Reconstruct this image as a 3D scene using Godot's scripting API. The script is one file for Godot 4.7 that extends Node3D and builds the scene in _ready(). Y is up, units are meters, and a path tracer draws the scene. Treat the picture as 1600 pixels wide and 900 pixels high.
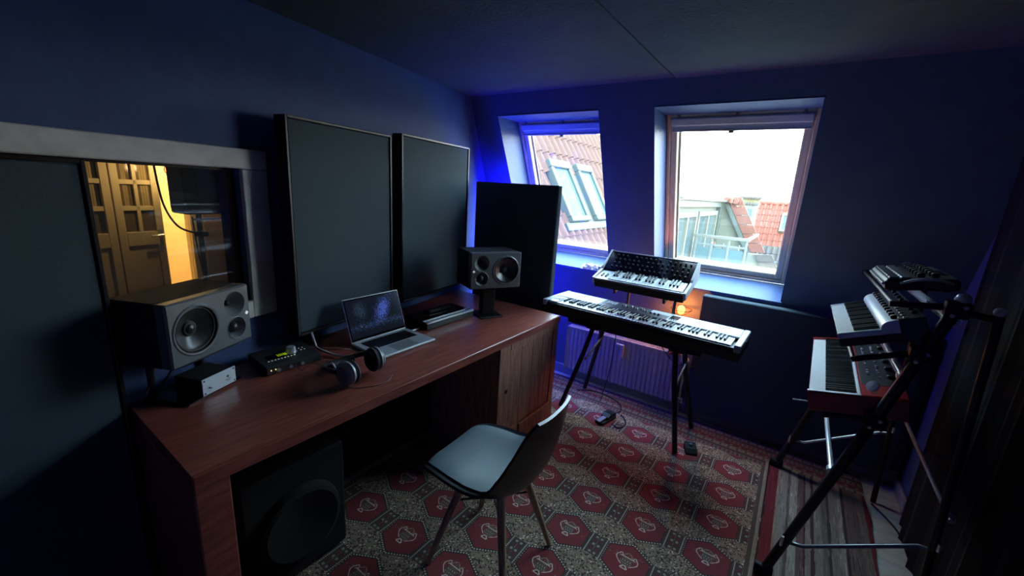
extends Node3D
# ---------------------------------------------------------------- helpers
const TH := 0.16974            # turn of the left wall (9.73 degrees)
const SL := deg_to_rad(25.0)   # lean of the mansard wall
var M := {}
var cache := {}
var used := {}
var rng := RandomNumberGenerator.new()
var pv := PackedVector3Array()
var pn := PackedVector3Array()
var pu := PackedVector2Array()

func begin() -> void:
	pv = PackedVector3Array(); pn = PackedVector3Array(); pu = PackedVector2Array()

func tri(a: Vector3, b: Vector3, c: Vector3, n: Vector3) -> void:
	if (b - a).cross(c - a).dot(n) > 0.0:
		var t := b
		b = c
		c = t
	pv.append(a); pv.append(b); pv.append(c)
	for i in 3: pn.append(n)

func tri_s(a: Vector3, b: Vector3, c: Vector3, na: Vector3, nb: Vector3, nc: Vector3) -> void:
	if (b - a).cross(c - a).dot(na + nb + nc) > 0.0:
		pv.append(a); pv.append(c); pv.append(b)
		pn.append(na); pn.append(nc); pn.append(nb)
	else:
		pv.append(a); pv.append(b); pv.append(c)
		pn.append(na); pn.append(nb); pn.append(nc)

func quad(a: Vector3, b: Vector3, c: Vector3, d: Vector3, n: Vector3) -> void:
	tri(a, b, c, n); tri(a, c, d, n)

func commit() -> ArrayMesh:
	var arr := []
	arr.resize(Mesh.ARRAY_MAX)
	arr[Mesh.ARRAY_VERTEX] = pv
	arr[Mesh.ARRAY_NORMAL] = pn
	if pu.size() == pv.size(): arr[Mesh.ARRAY_TEX_UV] = pu
	var m := ArrayMesh.new()
	m.add_surface_from_arrays(Mesh.PRIMITIVE_TRIANGLES, arr)
	return m

func add_box(c: Vector3, s: Vector3, bv: float = 0.0) -> void:
	var h := s * 0.5
	var b: float = minf(bv, minf(h.x, minf(h.y, h.z)) * 0.9)
	for ax in 3:
		var u := (ax + 1) % 3
		var w := (ax + 2) % 3
		for sg in [-1.0, 1.0]:
			var n := Vector3.ZERO
			n[ax] = sg
			var p := []
			for k in [[-1, -1], [1, -1], [1, 1], [-1, 1]]:
				var q := Vector3.ZERO
				q[ax] = sg * h[ax]
				q[u] = k[0] * (h[u] - b)
				q[w] = k[1] * (h[w] - b)
				p.append(c + q)
			quad(p[0], p[1], p[2], p[3], n)
	if b <= 0.0: return
	for ax in 3:
		var u := (ax + 1) % 3
		var w := (ax + 2) % 3
		for su in [-1.0, 1.0]:
			for sw in [-1.0, 1.0]:
				var n := Vector3.ZERO
				n[u] = su; n[w] = sw
				n = n.normalized()
				var p := []
				for k in [[-1, 0], [1, 0], [1, 1], [-1, 1]]:
					var q := Vector3.ZERO
					q[ax] = k[0] * (h[ax] - b)
					q[u] = su * (h[u] - (b if k[1] == 1 else 0.0))
					q[w] = sw * (h[w] - (0.0 if k[1] == 1 else b))
					p.append(c + q)
				quad(p[0], p[1], p[2], p[3], n)
	for sx in [-1.0, 1.0]:
		for sy in [-1.0, 1.0]:
			for sz in [-1.0, 1.0]:
				var sg := Vector3(sx, sy, sz)
				tri(c + sg * Vector3(h.x, h.y - b, h.z - b), c + sg * Vector3(h.x - b, h.y, h.z - b), c + sg * Vector3(h.x - b, h.y - b, h.z), sg.normalized())

func rbox(s: Vector3, b: float = 0.003) -> ArrayMesh:
	var key := "b%s_%s" % [s, b]
	if not cache.has(key):
		begin()
		add_box(Vector3.ZERO, s, b)
		cache[key] = commit()
	return cache[key]

# box given by two corners
func cbox(a: Vector3, b: Vector3, bv: float = 0.0) -> ArrayMesh:
	begin()
	add_box((a + b) * 0.5, (b - a).abs(), bv)
	return commit()

# polygon in a plane (o + u*x + v*y), pushed along w
func add_prism(poly: Array, o: Vector3, u: Vector3, v: Vector3, w: Vector3) -> void:
	var pp := PackedVector2Array()
	for q in poly: pp.append(q)
	var ids := Geometry2D.triangulate_polygon(pp)
	var n := w.normalized()
	for i in range(0, ids.size(), 3):
		var a: Vector3 = o + u * pp[ids[i]].x + v * pp[ids[i]].y
		var b: Vector3 = o + u * pp[ids[i + 1]].x + v * pp[ids[i + 1]].y
		var c: Vector3 = o + u * pp[ids[i + 2]].x + v * pp[ids[i + 2]].y
		tri(a, b, c, -n)
		tri(a + w, b + w, c + w, n)
	var area := 0.0
	for i in pp.size():
		area += pp[i].cross(pp[(i + 1) % pp.size()])
	var sg := 1.0 if area > 0.0 else -1.0
	for i in pp.size():
		var p := pp[i]
		var q := pp[(i + 1) % pp.size()]
		var d := (q - p)
		var nn := (u * d.y * sg - v * d.x * sg).normalized()
		var a := o + u * p.x + v * p.y
		var b := o + u * q.x + v * q.y
		quad(a, b, b + w, a + w, nn)

func prism(poly: Array, o: Vector3, u: Vector3, v: Vector3, w: Vector3) -> ArrayMesh:
	begin()
	add_prism(poly, o, u, v, w)
	return commit()

# yz polygon pushed along x
func prism_x(poly: Array, x0: float, x1: float) -> ArrayMesh:
	return prism(poly, Vector3(x0, 0, 0), Vector3(0, 1, 0), Vector3(0, 0, 1), Vector3(x1 - x0, 0, 0))

func smooth_path(pts: Array, n: int = 6) -> Array:
	if pts.size() < 3: return pts
	var out := []
	for i in pts.size() - 1:
		var p0: Vector3 = pts[maxi(i - 1, 0)]
		var p1: Vector3 = pts[i]
		var p2: Vector3 = pts[i + 1]
		var p3: Vector3 = pts[mini(i + 2, pts.size() - 1)]
		for k in n:
			out.append(p1.cubic_interpolate(p2, p0, p3, float(k) / n))
	out.append(pts[-1])
	return out

func add_tube(pts: Array, r, seg: int = 8) -> void:
	var rings := []
	var norms := []
	var up := Vector3.UP
	var first: Vector3 = (pts[1] - pts[0]).normalized()
	if absf(first.dot(up)) > 0.9: up = Vector3.RIGHT
	var side := first.cross(up).normalized()
	for i in pts.size():
		var t: Vector3 = (pts[mini(i + 1, pts.size() - 1)] - pts[maxi(i - 1, 0)]).normalized()
		side = (side - t * side.dot(t)).normalized()
		var bi := t.cross(side)
		var rr: float = r[i] if r is Array else r
		var ring := []
		var nr := []
		for k in seg:
			var a := TAU * k / seg
			var n := side * cos(a) + bi * sin(a)
			ring.append(pts[i] + n * rr)
			nr.append(n)
		rings.append(ring)
		norms.append(nr)
	for i in pts.size() - 1:
		for k in seg:
			var k2 := (k + 1) % seg
			tri_s(rings[i][k], rings[i][k2], rings[i + 1][k2], norms[i][k], norms[i][k2], norms[i + 1][k2])
			tri_s(rings[i][k], rings[i + 1][k2], rings[i + 1][k], norms[i][k], norms[i + 1][k2], norms[i + 1][k])
	for e in [0, pts.size() - 1]:
		var t: Vector3 = (pts[0] - pts[1]).normalized() if e == 0 else (pts[e] - pts[e - 1]).normalized()
		for k in seg:
			tri(pts[e], rings[e][k], rings[e][(k + 1) % seg], t)

func tube(pts: Array, r, seg: int = 8) -> ArrayMesh:
	begin()
	add_tube(pts, r, seg)
	return commit()

# profile of Vector2(radius, height); round the y axis
func add_lathe(prof: Array, seg: int = 24, o: Vector3 = Vector3.ZERO, bas: Basis = Basis()) -> void:
	for i in prof.size() - 1:
		var p: Vector2 = prof[i]
		var q: Vector2 = prof[i + 1]
		var d := q - p
		if d.length() < 1e-6: continue
		var nn := Vector2(d.y, -d.x).normalized()
		for k in seg:
			var a := TAU * k / seg
			var b := TAU * (k + 1) / seg
			var ca := Vector3(cos(a), 0, sin(a))
			var cb := Vector3(cos(b), 0, sin(b))
			var na := bas * (ca * nn.x + Vector3.UP * nn.y)
			var nb := bas * (cb * nn.x + Vector3.UP * nn.y)
			var p1 := o + bas * (ca * p.x + Vector3.UP * p.y)
			var p2 := o + bas * (cb * p.x + Vector3.UP * p.y)
			var q1 := o + bas * (ca * q.x + Vector3.UP * q.y)
			var q2 := o + bas * (cb * q.x + Vector3.UP * q.y)
			if p.x > 1e-6: tri_s(p1, p2, q2, na, nb, nb)
			if q.x > 1e-6: tri_s(p1, q2, q1, na, nb, na)

func lathe(prof: Array, seg: int = 24) -> ArrayMesh:
	begin()
	add_lathe(prof, seg)
	return commit()

func cyl(r: float, h: float, seg: int = 16, bv: float = 0.0) -> ArrayMesh:
	var key := "c%s_%s_%s_%s" % [r, h, seg, bv]
	if not cache.has(key):
		cache[key] = lathe([Vector2(0, 0), Vector2(r - bv, 0), Vector2(r, bv), Vector2(r, h - bv), Vector2(r - bv, h), Vector2(0, h)], seg)
	return cache[key]

func ball(r: float, sy: float = 1.0) -> Mesh:
	var key := "s%s_%s" % [r, sy]
	if not cache.has(key):
		var s := SphereMesh.new()
		s.radius = r
		s.height = 2.0 * r * sy
		s.radial_segments = 20
		s.rings = 10
		cache[key] = s
	return cache[key]

func numbered(n: String) -> String:
	if not used.has(n):
		used[n] = 0
		return n
	used[n] += 1
	return "%s_%03d" % [n, used[n]]

func tag(o: Node, label: String, category: String, group: String = "") -> void:
	o.set_meta("label", label)
	o.set_meta("category", category)
	if group: o.set_meta("group", group)

func thing(called: String, label: String, category: String, at := Vector3.ZERO, turn := Vector3.ZERO, group := "") -> Node3D:
	var o := Node3D.new()
	o.name = numbered(called)
	add_child(o)
	o.position = at
	o.rotation = turn
	tag(o, label, category, group)
	return o

func solo(called: String, mesh: Mesh, mat: Material, label: String, category: String, at := Vector3.ZERO, turn := Vector3.ZERO, group := "") -> MeshInstance3D:
	var o := MeshInstance3D.new()
	o.name = numbered(called)
	o.mesh = mesh
	o.material_override = mat
	add_child(o)
	o.position = at
	o.rotation = turn
	tag(o, label, category, group)
	return o

func part(parent: Node3D, called: String, mesh: Mesh, mat: Material, at := Vector3.ZERO, turn := Vector3.ZERO, label := "") -> MeshInstance3D:
	var o := MeshInstance3D.new()
	o.name = called
	o.mesh = mesh
	o.material_override = mat
	parent.add_child(o, true)
	o.position = at
	o.rotation = turn
	if label: o.set_meta("label", label)
	return o

func bpart(parent: Node3D, called: String, a: Vector3, b: Vector3, mat: Material, bv := 0.002) -> MeshInstance3D:
	return part(parent, called, rbox((b - a).abs(), bv), mat, (a + b) * 0.5)

func struct(called: String, mesh: Mesh, mat: Material, at := Vector3.ZERO, turn := Vector3.ZERO) -> MeshInstance3D:
	var o := MeshInstance3D.new()
	o.name = numbered(called)
	o.mesh = mesh
	o.material_override = mat
	add_child(o)
	o.position = at
	o.rotation = turn
	o.set_meta("kind", "structure")
	return o

func sroot(called: String, at := Vector3.ZERO, turn := Vector3.ZERO) -> Node3D:
	var o := Node3D.new()
	o.name = numbered(called)
	add_child(o)
	o.position = at
	o.rotation = turn
	o.set_meta("kind", "structure")
	return o

# point in the frame of the left wall: offset into the room, height, distance along the wall
func LW(off: float, y: float, s: float) -> Vector3:
	return Vector3(-1.81, 0, 0) + Basis(Vector3.UP, TH) * Vector3(off, y, -s)

func srgb(r: int, g: int, b: int) -> Color:
	return Color(r / 255.0, g / 255.0, b / 255.0)

func mat(c: Color, rough := 0.6, metal := 0.0) -> StandardMaterial3D:
	var m := StandardMaterial3D.new()
	m.albedo_color = c
	m.roughness = rough
	m.metallic = metal
	return m

func glow(c: Color, e: float) -> StandardMaterial3D:
	var m := mat(c, 0.5)
	m.emission_enabled = true
	m.emission = c
	m.emission_energy_multiplier = e
	return m

func noise_tex(sd: int, freq: float, c0: Color, c1: Color, size := 256, oct := 4, lo := 0.25, hi := 0.75) -> NoiseTexture2D:
	var n := FastNoiseLite.new()
	n.seed = sd
	n.frequency = freq
	n.fractal_octaves = oct
	var g := Gradient.new()
	g.offsets = PackedFloat32Array([lo, hi])
	g.colors = PackedColorArray([c0, c1])
	var t := NoiseTexture2D.new()
	t.width = size
	t.height = size
	t.seamless = true
	t.noise = n
	t.color_ramp = g
	return t

func bump_tex(sd: int, freq: float, strength: float) -> NoiseTexture2D:
	var n := FastNoiseLite.new()
	n.seed = sd
	n.frequency = freq
	n.fractal_octaves = 3
	var t := NoiseTexture2D.new()
	t.width = 256
	t.height = 256
	t.seamless = true
	t.as_normal_map = true
	t.bump_strength = strength
	t.noise = n
	return t

func tmat(c0: Color, c1: Color, rough: float, sc: Vector3, sd: int, freq := 0.02, lo := 0.25, hi := 0.75) -> StandardMaterial3D:
	var m := mat(Color.WHITE, rough)
	m.albedo_texture = noise_tex(sd, freq, c0, c1, 256, 4, lo, hi)
	m.uv1_triplanar = true
	m.uv1_world_triplanar = true
	m.uv1_scale = sc
	return m

func bumped(m: StandardMaterial3D, sd: int, freq: float, strength: float, sc := Vector3.ZERO) -> StandardMaterial3D:
	m.normal_enabled = true
	m.normal_texture = bump_tex(sd, freq, strength)
	if sc != Vector3.ZERO:
		m.uv1_triplanar = true
		m.uv1_world_triplanar = true
		m.uv1_scale = sc
	return m

func lamp_omni(parent: Node, c: Color, e: float, at: Vector3, size: float) -> OmniLight3D:
	var l := OmniLight3D.new()
	l.light_color = c
	l.light_energy = e
	l.light_size = size
	l.omni_range = 12.0
	l.omni_attenuation = 2.0
	l.shadow_enabled = true
	parent.add_child(l, true)
	l.position = at
	return l

# ---------------------------------------------------------------- materials
func make_materials() -> void:
	M.navy = bumped(tmat(srgb(64, 84, 131), srgb(68, 90, 137), 0.75, Vector3(0.8, 0.8, 0.8), 3, 0.03), 5, 0.2, 0.15)
	M.slope = bumped(tmat(srgb(84, 100, 124), srgb(90, 106, 130), 0.75, Vector3(0.8, 0.8, 0.8), 8, 0.03), 5, 0.2, 0.15)  # navy wall paint again, greyed: lens flare mixed into the colour
	M.ceil = bumped(tmat(srgb(73, 82, 83), srgb(78, 86, 88), 0.8, Vector3(0.8, 0.8, 0.8), 4, 0.03), 6, 0.2, 0.4)
	M.reveal = bumped(mat(srgb(68, 92, 140), 0.5), 7, 0.05, 0.6, Vector3(2, 2, 2))
	M.white = mat(srgb(216, 214, 210), 0.45)
	M.offwhite = tmat(srgb(187, 190, 187), srgb(207, 208, 203), 0.5, Vector3(1.2, 1.2, 1.2), 9, 0.03)
	M.base = mat(srgb(150, 156, 162), 0.5)
	M.floor = tmat(srgb(184, 182, 166), srgb(202, 200, 184), 0.4, Vector3(0.4, 1, 3), 10, 0.03)
	M.pine = tmat(srgb(223, 194, 165), srgb(244, 220, 194), 0.45, Vector3(0.6, 6, 6), 11, 0.03)
	M.pinev = tmat(srgb(223, 194, 165), srgb(244, 220, 194), 0.45, Vector3(7, 0.6, 0.6), 11, 0.03)
	M.metalgrey = mat(srgb(120, 124, 128), 0.4, 0.4)
	M.blind = mat(srgb(206, 208, 212), 0.5)
	var g := mat(Color(0.9, 0.97, 1.0, 0.02), 0.02)
	g.transparency = BaseMaterial3D.TRANSPARENCY_ALPHA
	M.glass = g
	M.desk = tmat(srgb(130, 66, 54), srgb(164, 88, 73), 0.32, Vector3(5.0, 5.0, 0.6), 21, 0.025, 0.2, 0.8)
	M.deskv = tmat(srgb(138, 94, 76), srgb(178, 130, 106), 0.5, Vector3(5.0, 0.7, 5.0), 22, 0.025, 0.2, 0.8)
	M.black = mat(srgb(16, 16, 17), 0.5)
	M.blackgloss = mat(srgb(10, 10, 11), 0.12)
	M.blackmat = bumped(mat(srgb(20, 20, 21), 0.75), 31, 0.2, 1.0, Vector3(8, 8, 8))
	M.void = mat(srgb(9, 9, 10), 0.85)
	M.fabric = bumped(tmat(srgb(56, 72, 79), srgb(64, 80, 87), 0.95, Vector3(5, 5, 5), 33, 0.1), 34, 0.45, 0.8)
	M.guessed_cloth = bumped(mat(srgb(18, 18, 19), 0.95), 35, 0.45, 0.8, Vector3(4, 4, 4))
	M.frameblack = mat(srgb(20, 17, 16), 0.4)
	M.chrome = mat(srgb(226, 230, 232), 0.24, 0.65)
	M.silver = mat(srgb(200, 204, 206), 0.3, 0.5)
	M.alu = mat(srgb(208, 212, 213), 0.38, 0.3)
	M.spk = bumped(mat(srgb(96, 103, 105), 0.4, 0.2), 41, 0.3, 0.6, Vector3(10, 10, 10))
	M.spkdark = mat(srgb(24, 25, 26), 0.5)
	M.cone = mat(srgb(46, 49, 51), 0.32)
	M.rubber = mat(srgb(13, 13, 14), 0.55)
	M.rim = mat(srgb(112, 117, 119), 0.3, 0.4)
	M.pianotop = mat(srgb(200, 206, 208), 0.34, 0.15)
	M.keyw = mat(srgb(226, 226, 222), 0.22)
	M.keyb = mat(srgb(14, 14, 15), 0.3)
	M.panel = mat(srgb(46, 48, 50), 0.4)
	M.button = mat(srgb(210, 212, 212), 0.4)
	M.cheek = mat(srgb(196, 194, 190), 0.4)
	M.red = mat(srgb(150, 28, 30), 0.32)
	M.reddark = mat(srgb(86, 18, 20), 0.4)
	M.rad = mat(srgb(198, 198, 204), 0.38)
	M.radside = mat(srgb(186, 186, 194), 0.4)
	M.leg = tmat(srgb(176, 146, 104), srgb(204, 174, 132), 0.5, Vector3(6, 0.8, 6), 51, 0.03)
	M.shell = mat(srgb(30, 34, 37), 0.28)
	M.pad = mat(srgb(100, 116, 122), 0.45)
	M.cable = mat(srgb(12, 12, 12), 0.5)
	M.cablegrey = mat(srgb(206, 200, 196), 0.4)
	M.led_blue = glow(Color(0.08, 0.1, 1.0), 3.0)
	M.led_violet = glow(Color(0.3, 0.16, 1.0), 2.0)
	M.bulb = glow(Color(1.0, 0.62, 0.22), 9.0)
	M.led_yg = glow(Color(0.7, 0.85, 0.12), 0.5)
	M.led_w = glow(Color(0.8, 0.85, 0.8), 0.35)
	var am := mat(Color(0.62, 0.3, 0.08, 0.5), 0.06)
	am.transparency = BaseMaterial3D.TRANSPARENCY_ALPHA
	M.amber = am
	M.copper = mat(srgb(190, 110, 70), 0.25, 1.0)
	# neighbouring room
	M.nwall = mat(srgb(214, 198, 160), 0.7)
	M.ndoor = mat(srgb(196, 180, 142), 0.45)
	M.npane = mat(srgb(96, 84, 56), 0.12)
	M.ncurtain = mat(srgb(150, 132, 92), 0.8)
	M.nfloor = tmat(srgb(120, 84, 52), srgb(150, 108, 70), 0.5, Vector3(1, 1, 5), 61, 0.03)
	# outside
	M.tilepink = tmat(srgb(80, 53, 37), srgb(92, 61, 44), 0.8, Vector3(0.7, 0.7, 0.7), 71, 0.05)
	M.tileorange = tmat(srgb(101, 46, 26), srgb(114, 56, 34), 0.8, Vector3(0.6, 0.6, 0.6), 72, 0.05)
	M.tilegrey = tmat(srgb(66, 60, 54), srgb(78, 71, 63), 0.85, Vector3(0.6, 0.6, 0.6), 73, 0.05)
	M.capred = tmat(srgb(96, 53, 36), srgb(108, 61, 43), 0.7, Vector3(0.6, 0.6, 0.6), 74, 0.04)
	M.zinc = tmat(srgb(61, 72, 64), srgb(71, 82, 73), 0.5, Vector3(0.4, 0.4, 0.4), 75, 0.04)
	M.outwhite = mat(srgb(97, 100, 86), 0.7)
	M.outcream = tmat(srgb(101, 95, 63), srgb(107, 102, 70), 0.85, Vector3(0.3, 0.3, 0.3), 76, 0.03)
	M.outgreen = mat(srgb(65, 74, 66), 0.5)
	M.outglass = mat(srgb(68, 80, 79), 0.06)
	M.outglass2 = mat(srgb(73, 93, 93), 0.08)
	M.outrail = mat(srgb(91, 96, 89), 0.4)
	M.outglass.metallic_specular = 0.2
	M.outglass2.metallic_specular = 0.12
	M.ground = mat(srgb(120, 124, 116), 0.9)

# ---------------------------------------------------------------- rug drawing
func disc(im: Image, x: float, y: float, r: float, c: Color) -> void:
	var x0 := maxi(int(x - r), 0)
	var y0 := maxi(int(y - r), 0)
	var x1 := mini(int(x + r) + 1, im.get_width() - 1)
	var y1 := mini(int(y + r) + 1, im.get_height() - 1)
	for j in range(y0, y1 + 1):
		for i in range(x0, x1 + 1):
			if (i - x) * (i - x) + (j - y) * (j - y) <= r * r: im.set_pixel(i, j, c)

func stroke(im: Image, pts: Array, r: float, c: Color) -> void:
	for k in pts.size() - 1:
		var a: Vector2 = pts[k]
		var b: Vector2 = pts[k + 1]
		var n := int(a.distance_to(b)) + 1
		for i in n + 1:
			var p := a.lerp(b, float(i) / n)
			disc(im, p.x, p.y, r, c)

func scroll(im: Image, c: Vector2, r: float, a0: float, a1: float, w: float, col: Color) -> void:
	var pts := []
	for i in 15:
		var t := i / 14.0
		pts.append(c + Vector2.from_angle(lerpf(a0, a1, t)) * r * (1.0 - 0.62 * t))
	stroke(im, pts, w, col)

func rug_cell(w: int, h: int, sd: int) -> Image:
	var im := Image.create(w, h, false, Image.FORMAT_RGBA8)
	var rn := RandomNumberGenerator.new()
	rn.seed = sd
	var olive := srgb(136, 114, 92)
	var red := srgb(126, 46, 50)
	var cream := srgb(228, 210, 186)
	var dark := srgb(60, 50, 46)
	var cx := w * 0.5
	var cy := h * 0.5
	for j in h:
		for i in w:
			var k := rn.randf()
			var c := olive.lerp(srgb(168, 144, 118), k)
			im.set_pixel(i, j, c)
	# small flowers on the ground between the rows
	for e in 900:
		var x := rn.randf() * w
		var y := rn.randf() * h
		var cc: Color = [dark, cream, srgb(124, 110, 70), srgb(104, 46, 48), dark, srgb(66, 58, 54)][rn.randi() % 6]
		var rr := rn.randf_range(0.9, 2.9)
		disc(im, x, y, rr, cc)
		if e % 3 == 0: disc(im, x + 3.0, y + 2.0, rr * 0.8, cream if cc == dark else dark)
	# hexagon: flats towards +-x, points towards +-y
	var hx := w * 0.37
	var hy := h * 0.46
	for j in h:
		for i in w:
			var dx := absf(i - cx) / hx
			var dy := absf(j - cy) / hy
			var d := maxf(dx, dx * 0.5 + dy)
			if d < 0.86:
				im.set_pixel(i, j, red.lerp(srgb(144, 58, 60), rn.randf()))
			elif d < 0.9:
				im.set_pixel(i, j, dark)
			elif d < 1.02:
				im.set_pixel(i, j, dark.lerp(olive, 0.4 * rn.randf()))
	# dotted outline
	var corners := []
	for q in [Vector2(1, -0.5), Vector2(1, 0.5), Vector2(0, 1), Vector2(-1, 0.5), Vector2(-1, -0.5), Vector2(0, -1)]:
		corners.append(Vector2(cx + q.x * hx * 0.95, cy + q.y * hy * 0.95))
	for k in 6:
		var a: Vector2 = corners[k]
		var b: Vector2 = corners[(k + 1) % 6]
		var n := int(a.distance_to(b) / 8.0)
		for i in n:
			var p := a.lerp(b, (i + 0.5) / n)
			disc(im, p.x, p.y, 2.2, cream)
	# bars between the medallions of a row
	for sx in [-1.0, 1.0]:
		var x0: int = int(cx + sx * w * 0.42)
		var bw := int(w * 0.16)
		im.fill_rect(Rect2i(clampi(x0 - bw / 2, 0, w), int(cy - h * 0.24), bw, int(h * 0.48)), dark.lerp(olive, 0.25))
		for k in 5:
			disc(im, cx + sx * w * 0.46, cy + (k - 2) * h * 0.09, 4.2, srgb(168, 150, 130) if k % 2 == 0 else srgb(130, 40, 44))
		var lx: float = cx + sx * hx * 1.02
		for k in 14:
			disc(im, lx, cy + (k - 6.5) * h * 0.034, 1.9, cream)
	# sprigs inside the medallion
	for e in 110:
		var q := Vector2(rn.randfn() * w * 0.11, -rn.randf() * h * 0.2)
		disc(im, cx + q.x, cy + q.y, rn.randf_range(0.8, 1.8), [srgb(150, 128, 106), dark, srgb(120, 96, 84)][rn.randi() % 3])
	# vase with scrolled handles, foot towards +y
	var v0 := Vector2(cx, cy)
	var mid := srgb(128, 104, 90)
	for j in range(-20, 15):
		var ww := 17.0 - absf(j + 2) * 0.5
		stroke(im, [v0 + Vector2(-ww, j * 0.9), v0 + Vector2(ww, j * 0.9)], 0.7, mid if j % 5 else dark)
	for k in 9:
		disc(im, v0.x + (k - 4) * 3.6, v0.y - 4, 1.4, cream if k % 2 else dark)
		disc(im, v0.x + (k - 4) * 3.2, v0.y + 5, 1.2, dark if k % 2 else cream)
	stroke(im, [v0 + Vector2(-9, 22), v0 + Vector2(-3, 14), v0 + Vector2(3, 14), v0 + Vector2(9, 22)], 1.8, cream)
	stroke(im, [v0 + Vector2(-8, 24), v0 + Vector2(8, 24)], 1.6, cream)
	for sx in [-1.0, 1.0]:
		var arc := []
		for k in 12:
			var t := k / 11.0
			arc.append(v0 + Vector2(sx * (12.0 + 18.0 * sin(t * 2.4)), 12.0 - 34.0 * t))
		stroke(im, arc, 1.3, cream)
		scroll(im, v0 + Vector2(sx * 21.0, -22.0), 6.5, PI * 0.5, PI * 0.5 + sx * 5.2, 1.2, cream)
		stroke(im, [v0 + Vector2(sx * 15, -18), v0 + Vector2(sx * 6, -30), v0 + Vector2(0, -34)], 1.1, srgb(170, 148, 124))
	stroke(im, [v0 + Vector2(-17, -17), v0 + Vector2(17, -17)], 1.2, cream)
	for k in 5:
		disc(im, v0.x + (k - 2) * 6.0, v0.y - 26 - 4 * (k % 2), 2.0, srgb(176, 150, 120) if k % 2 else mid)
	return im

func rug_image() -> Image:
	# 1.6 mm a pixel; columns follow x from -1.78, rows follow z from -3.07
	var W := 1472
	var H := 2040
	var im := Image.create(W, H, false, Image.FORMAT_RGBA8)
	im.fill(srgb(84, 72, 60))
	var rn := RandomNumberGenerator.new()
	rn.seed = 77
	var cells := [rug_cell(181, 162, 1), rug_cell(181, 162, 2), rug_cell(181, 162, 3)]
	# field
	var fx := int((-0.08 + 1.78) / 0.0016 - 90.5)
	var fz := int((-0.79 + 3.07) / 0.0016 - 81)
	for i in range(-9, 1):
		for j in range(-8, 6):
			var px := fx + i * 181
			var pz := fz + j * 162
			if pz + 162 < 0: continue
			im.blit_rect(cells[(i * 7 + j * 3 + 100) % 3], Rect2i(0, 0, 181, 162), Vector2i(px, pz))
	# striped end band on the right and narrow border on the far side
	var far := 150
	var tones := [srgb(110, 40, 46), srgb(80, 68, 60), srgb(128, 112, 96), srgb(98, 42, 44), srgb(70, 58, 52), srgb(114, 98, 84), srgb(90, 38, 42)]
	var y := 0
	var k := 0
	while y < far:
		var hh: int = [14, 6, 22, 5, 10, 26, 8][k % 7]
		im.fill_rect(Rect2i(0, y, W, hh), tones[k % 7])
		if hh > 12:
			for x in range(0, W, 16):
				im.fill_rect(Rect2i(x + (k * 5) % 9, y + 3, 8, hh - 6), tones[(k + 2 + (x / 16) % 2) % 7])
		y += hh
		k += 1
	var x0 := int((0.085 + 1.78) / 0.0016)
	var seq := [[10, srgb(150, 130, 108)], [5, srgb(40, 30, 30)], [30, srgb(112, 30, 38)], [6, srgb(140, 120, 100)], [26, srgb(138, 128, 114)], [8, srgb(96, 84, 74)], [22, srgb(150, 140, 124)], [18, srgb(96, 72, 66)], [5, srgb(70, 30, 34)], [14, srgb(120, 108, 96)], [9, srgb(64, 34, 36)], [20, srgb(118, 106, 94)], [16, srgb(92, 82, 72)], [7, srgb(58, 46, 42)], [24, srgb(112, 100, 90)], [12, srgb(128, 116, 104)], [8, srgb(52, 34, 34)], [34, srgb(92, 74, 66)], [22, srgb(104, 88, 78)], [12, srgb(98, 24, 32)], [8, srgb(120, 70, 66)], [30, srgb(104, 22, 32)]]
	var x := x0
	for s in seq:
		im.fill_rect(Rect2i(x, far - 20, s[0], H - far + 20), s[1])
		x += s[0]
	if x < W: im.fill_rect(Rect2i(x, 0, W - x, H), srgb(100, 20, 30))
	# woven irregularity of the stripes, thread by thread
	for e in 5200:
		var px := rn.randi_range(x0, W - 1)
		var pz := rn.randi_range(far, H - 1)
		var c := im.get_pixel(px, pz)
		var f := rn.randf_range(0.78, 1.22)
		im.fill_rect(Rect2i(px, pz, rn.randi_range(1, 3), rn.randi_range(8, 60)), Color(c.r * f, c.g * f, c.b * f))
	return im

# ---------------------------------------------------------------- scene
func _ready() -> void:
	rng.seed = 11
	var cam := Camera3D.new()
	cam.name = "camera"
	add_child(cam)
	cam.position = Vector3(0, 1.6, 0)
	cam.rotation_degrees = Vector3(-13.61, 34.52, 3.57)
	cam.fov = 70.23
	cam.near = 0.05
	cam.far = 300.0
	cam.current = true
	var sm := ProceduralSkyMaterial.new()
	sm.sky_top_color = Color(0.70, 0.87, 0.98)
	sm.sky_horizon_color = Color(0.97, 1.0, 0.97)
	sm.sky_curve = 0.2
	sm.ground_horizon_color = Color(0.78, 0.76, 0.7)
	sm.ground_bottom_color = Color(0.5, 0.5, 0.48)
	sm.energy_multiplier = 22.0
	sm.sun_angle_max = 0.0
	var sky := Sky.new()
	sky.sky_material = sm
	var env := Environment.new()
	env.background_mode = Environment.BG_SKY
	env.sky = sky
	env.tonemap_mode = Environment.TONE_MAPPER_LINEAR
	env.tonemap_exposure = 1.0
	env.sdfgi_enabled = true
	env.ssao_enabled = true
	env.ssil_enabled = true
	var we := WorldEnvironment.new()
	we.name = "world"
	we.environment = env
	add_child(we)
	make_materials()
	build_room()
	build_windows()
	build_neighbour_room()
	build_outside()
	build_rug()
	build_desk()
	build_panels()
	build_speakers()
	build_desk_things()
	build_chair()
	build_radiator_corner()
	build_stage_piano()
	build_rack()
	build_small()

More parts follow.
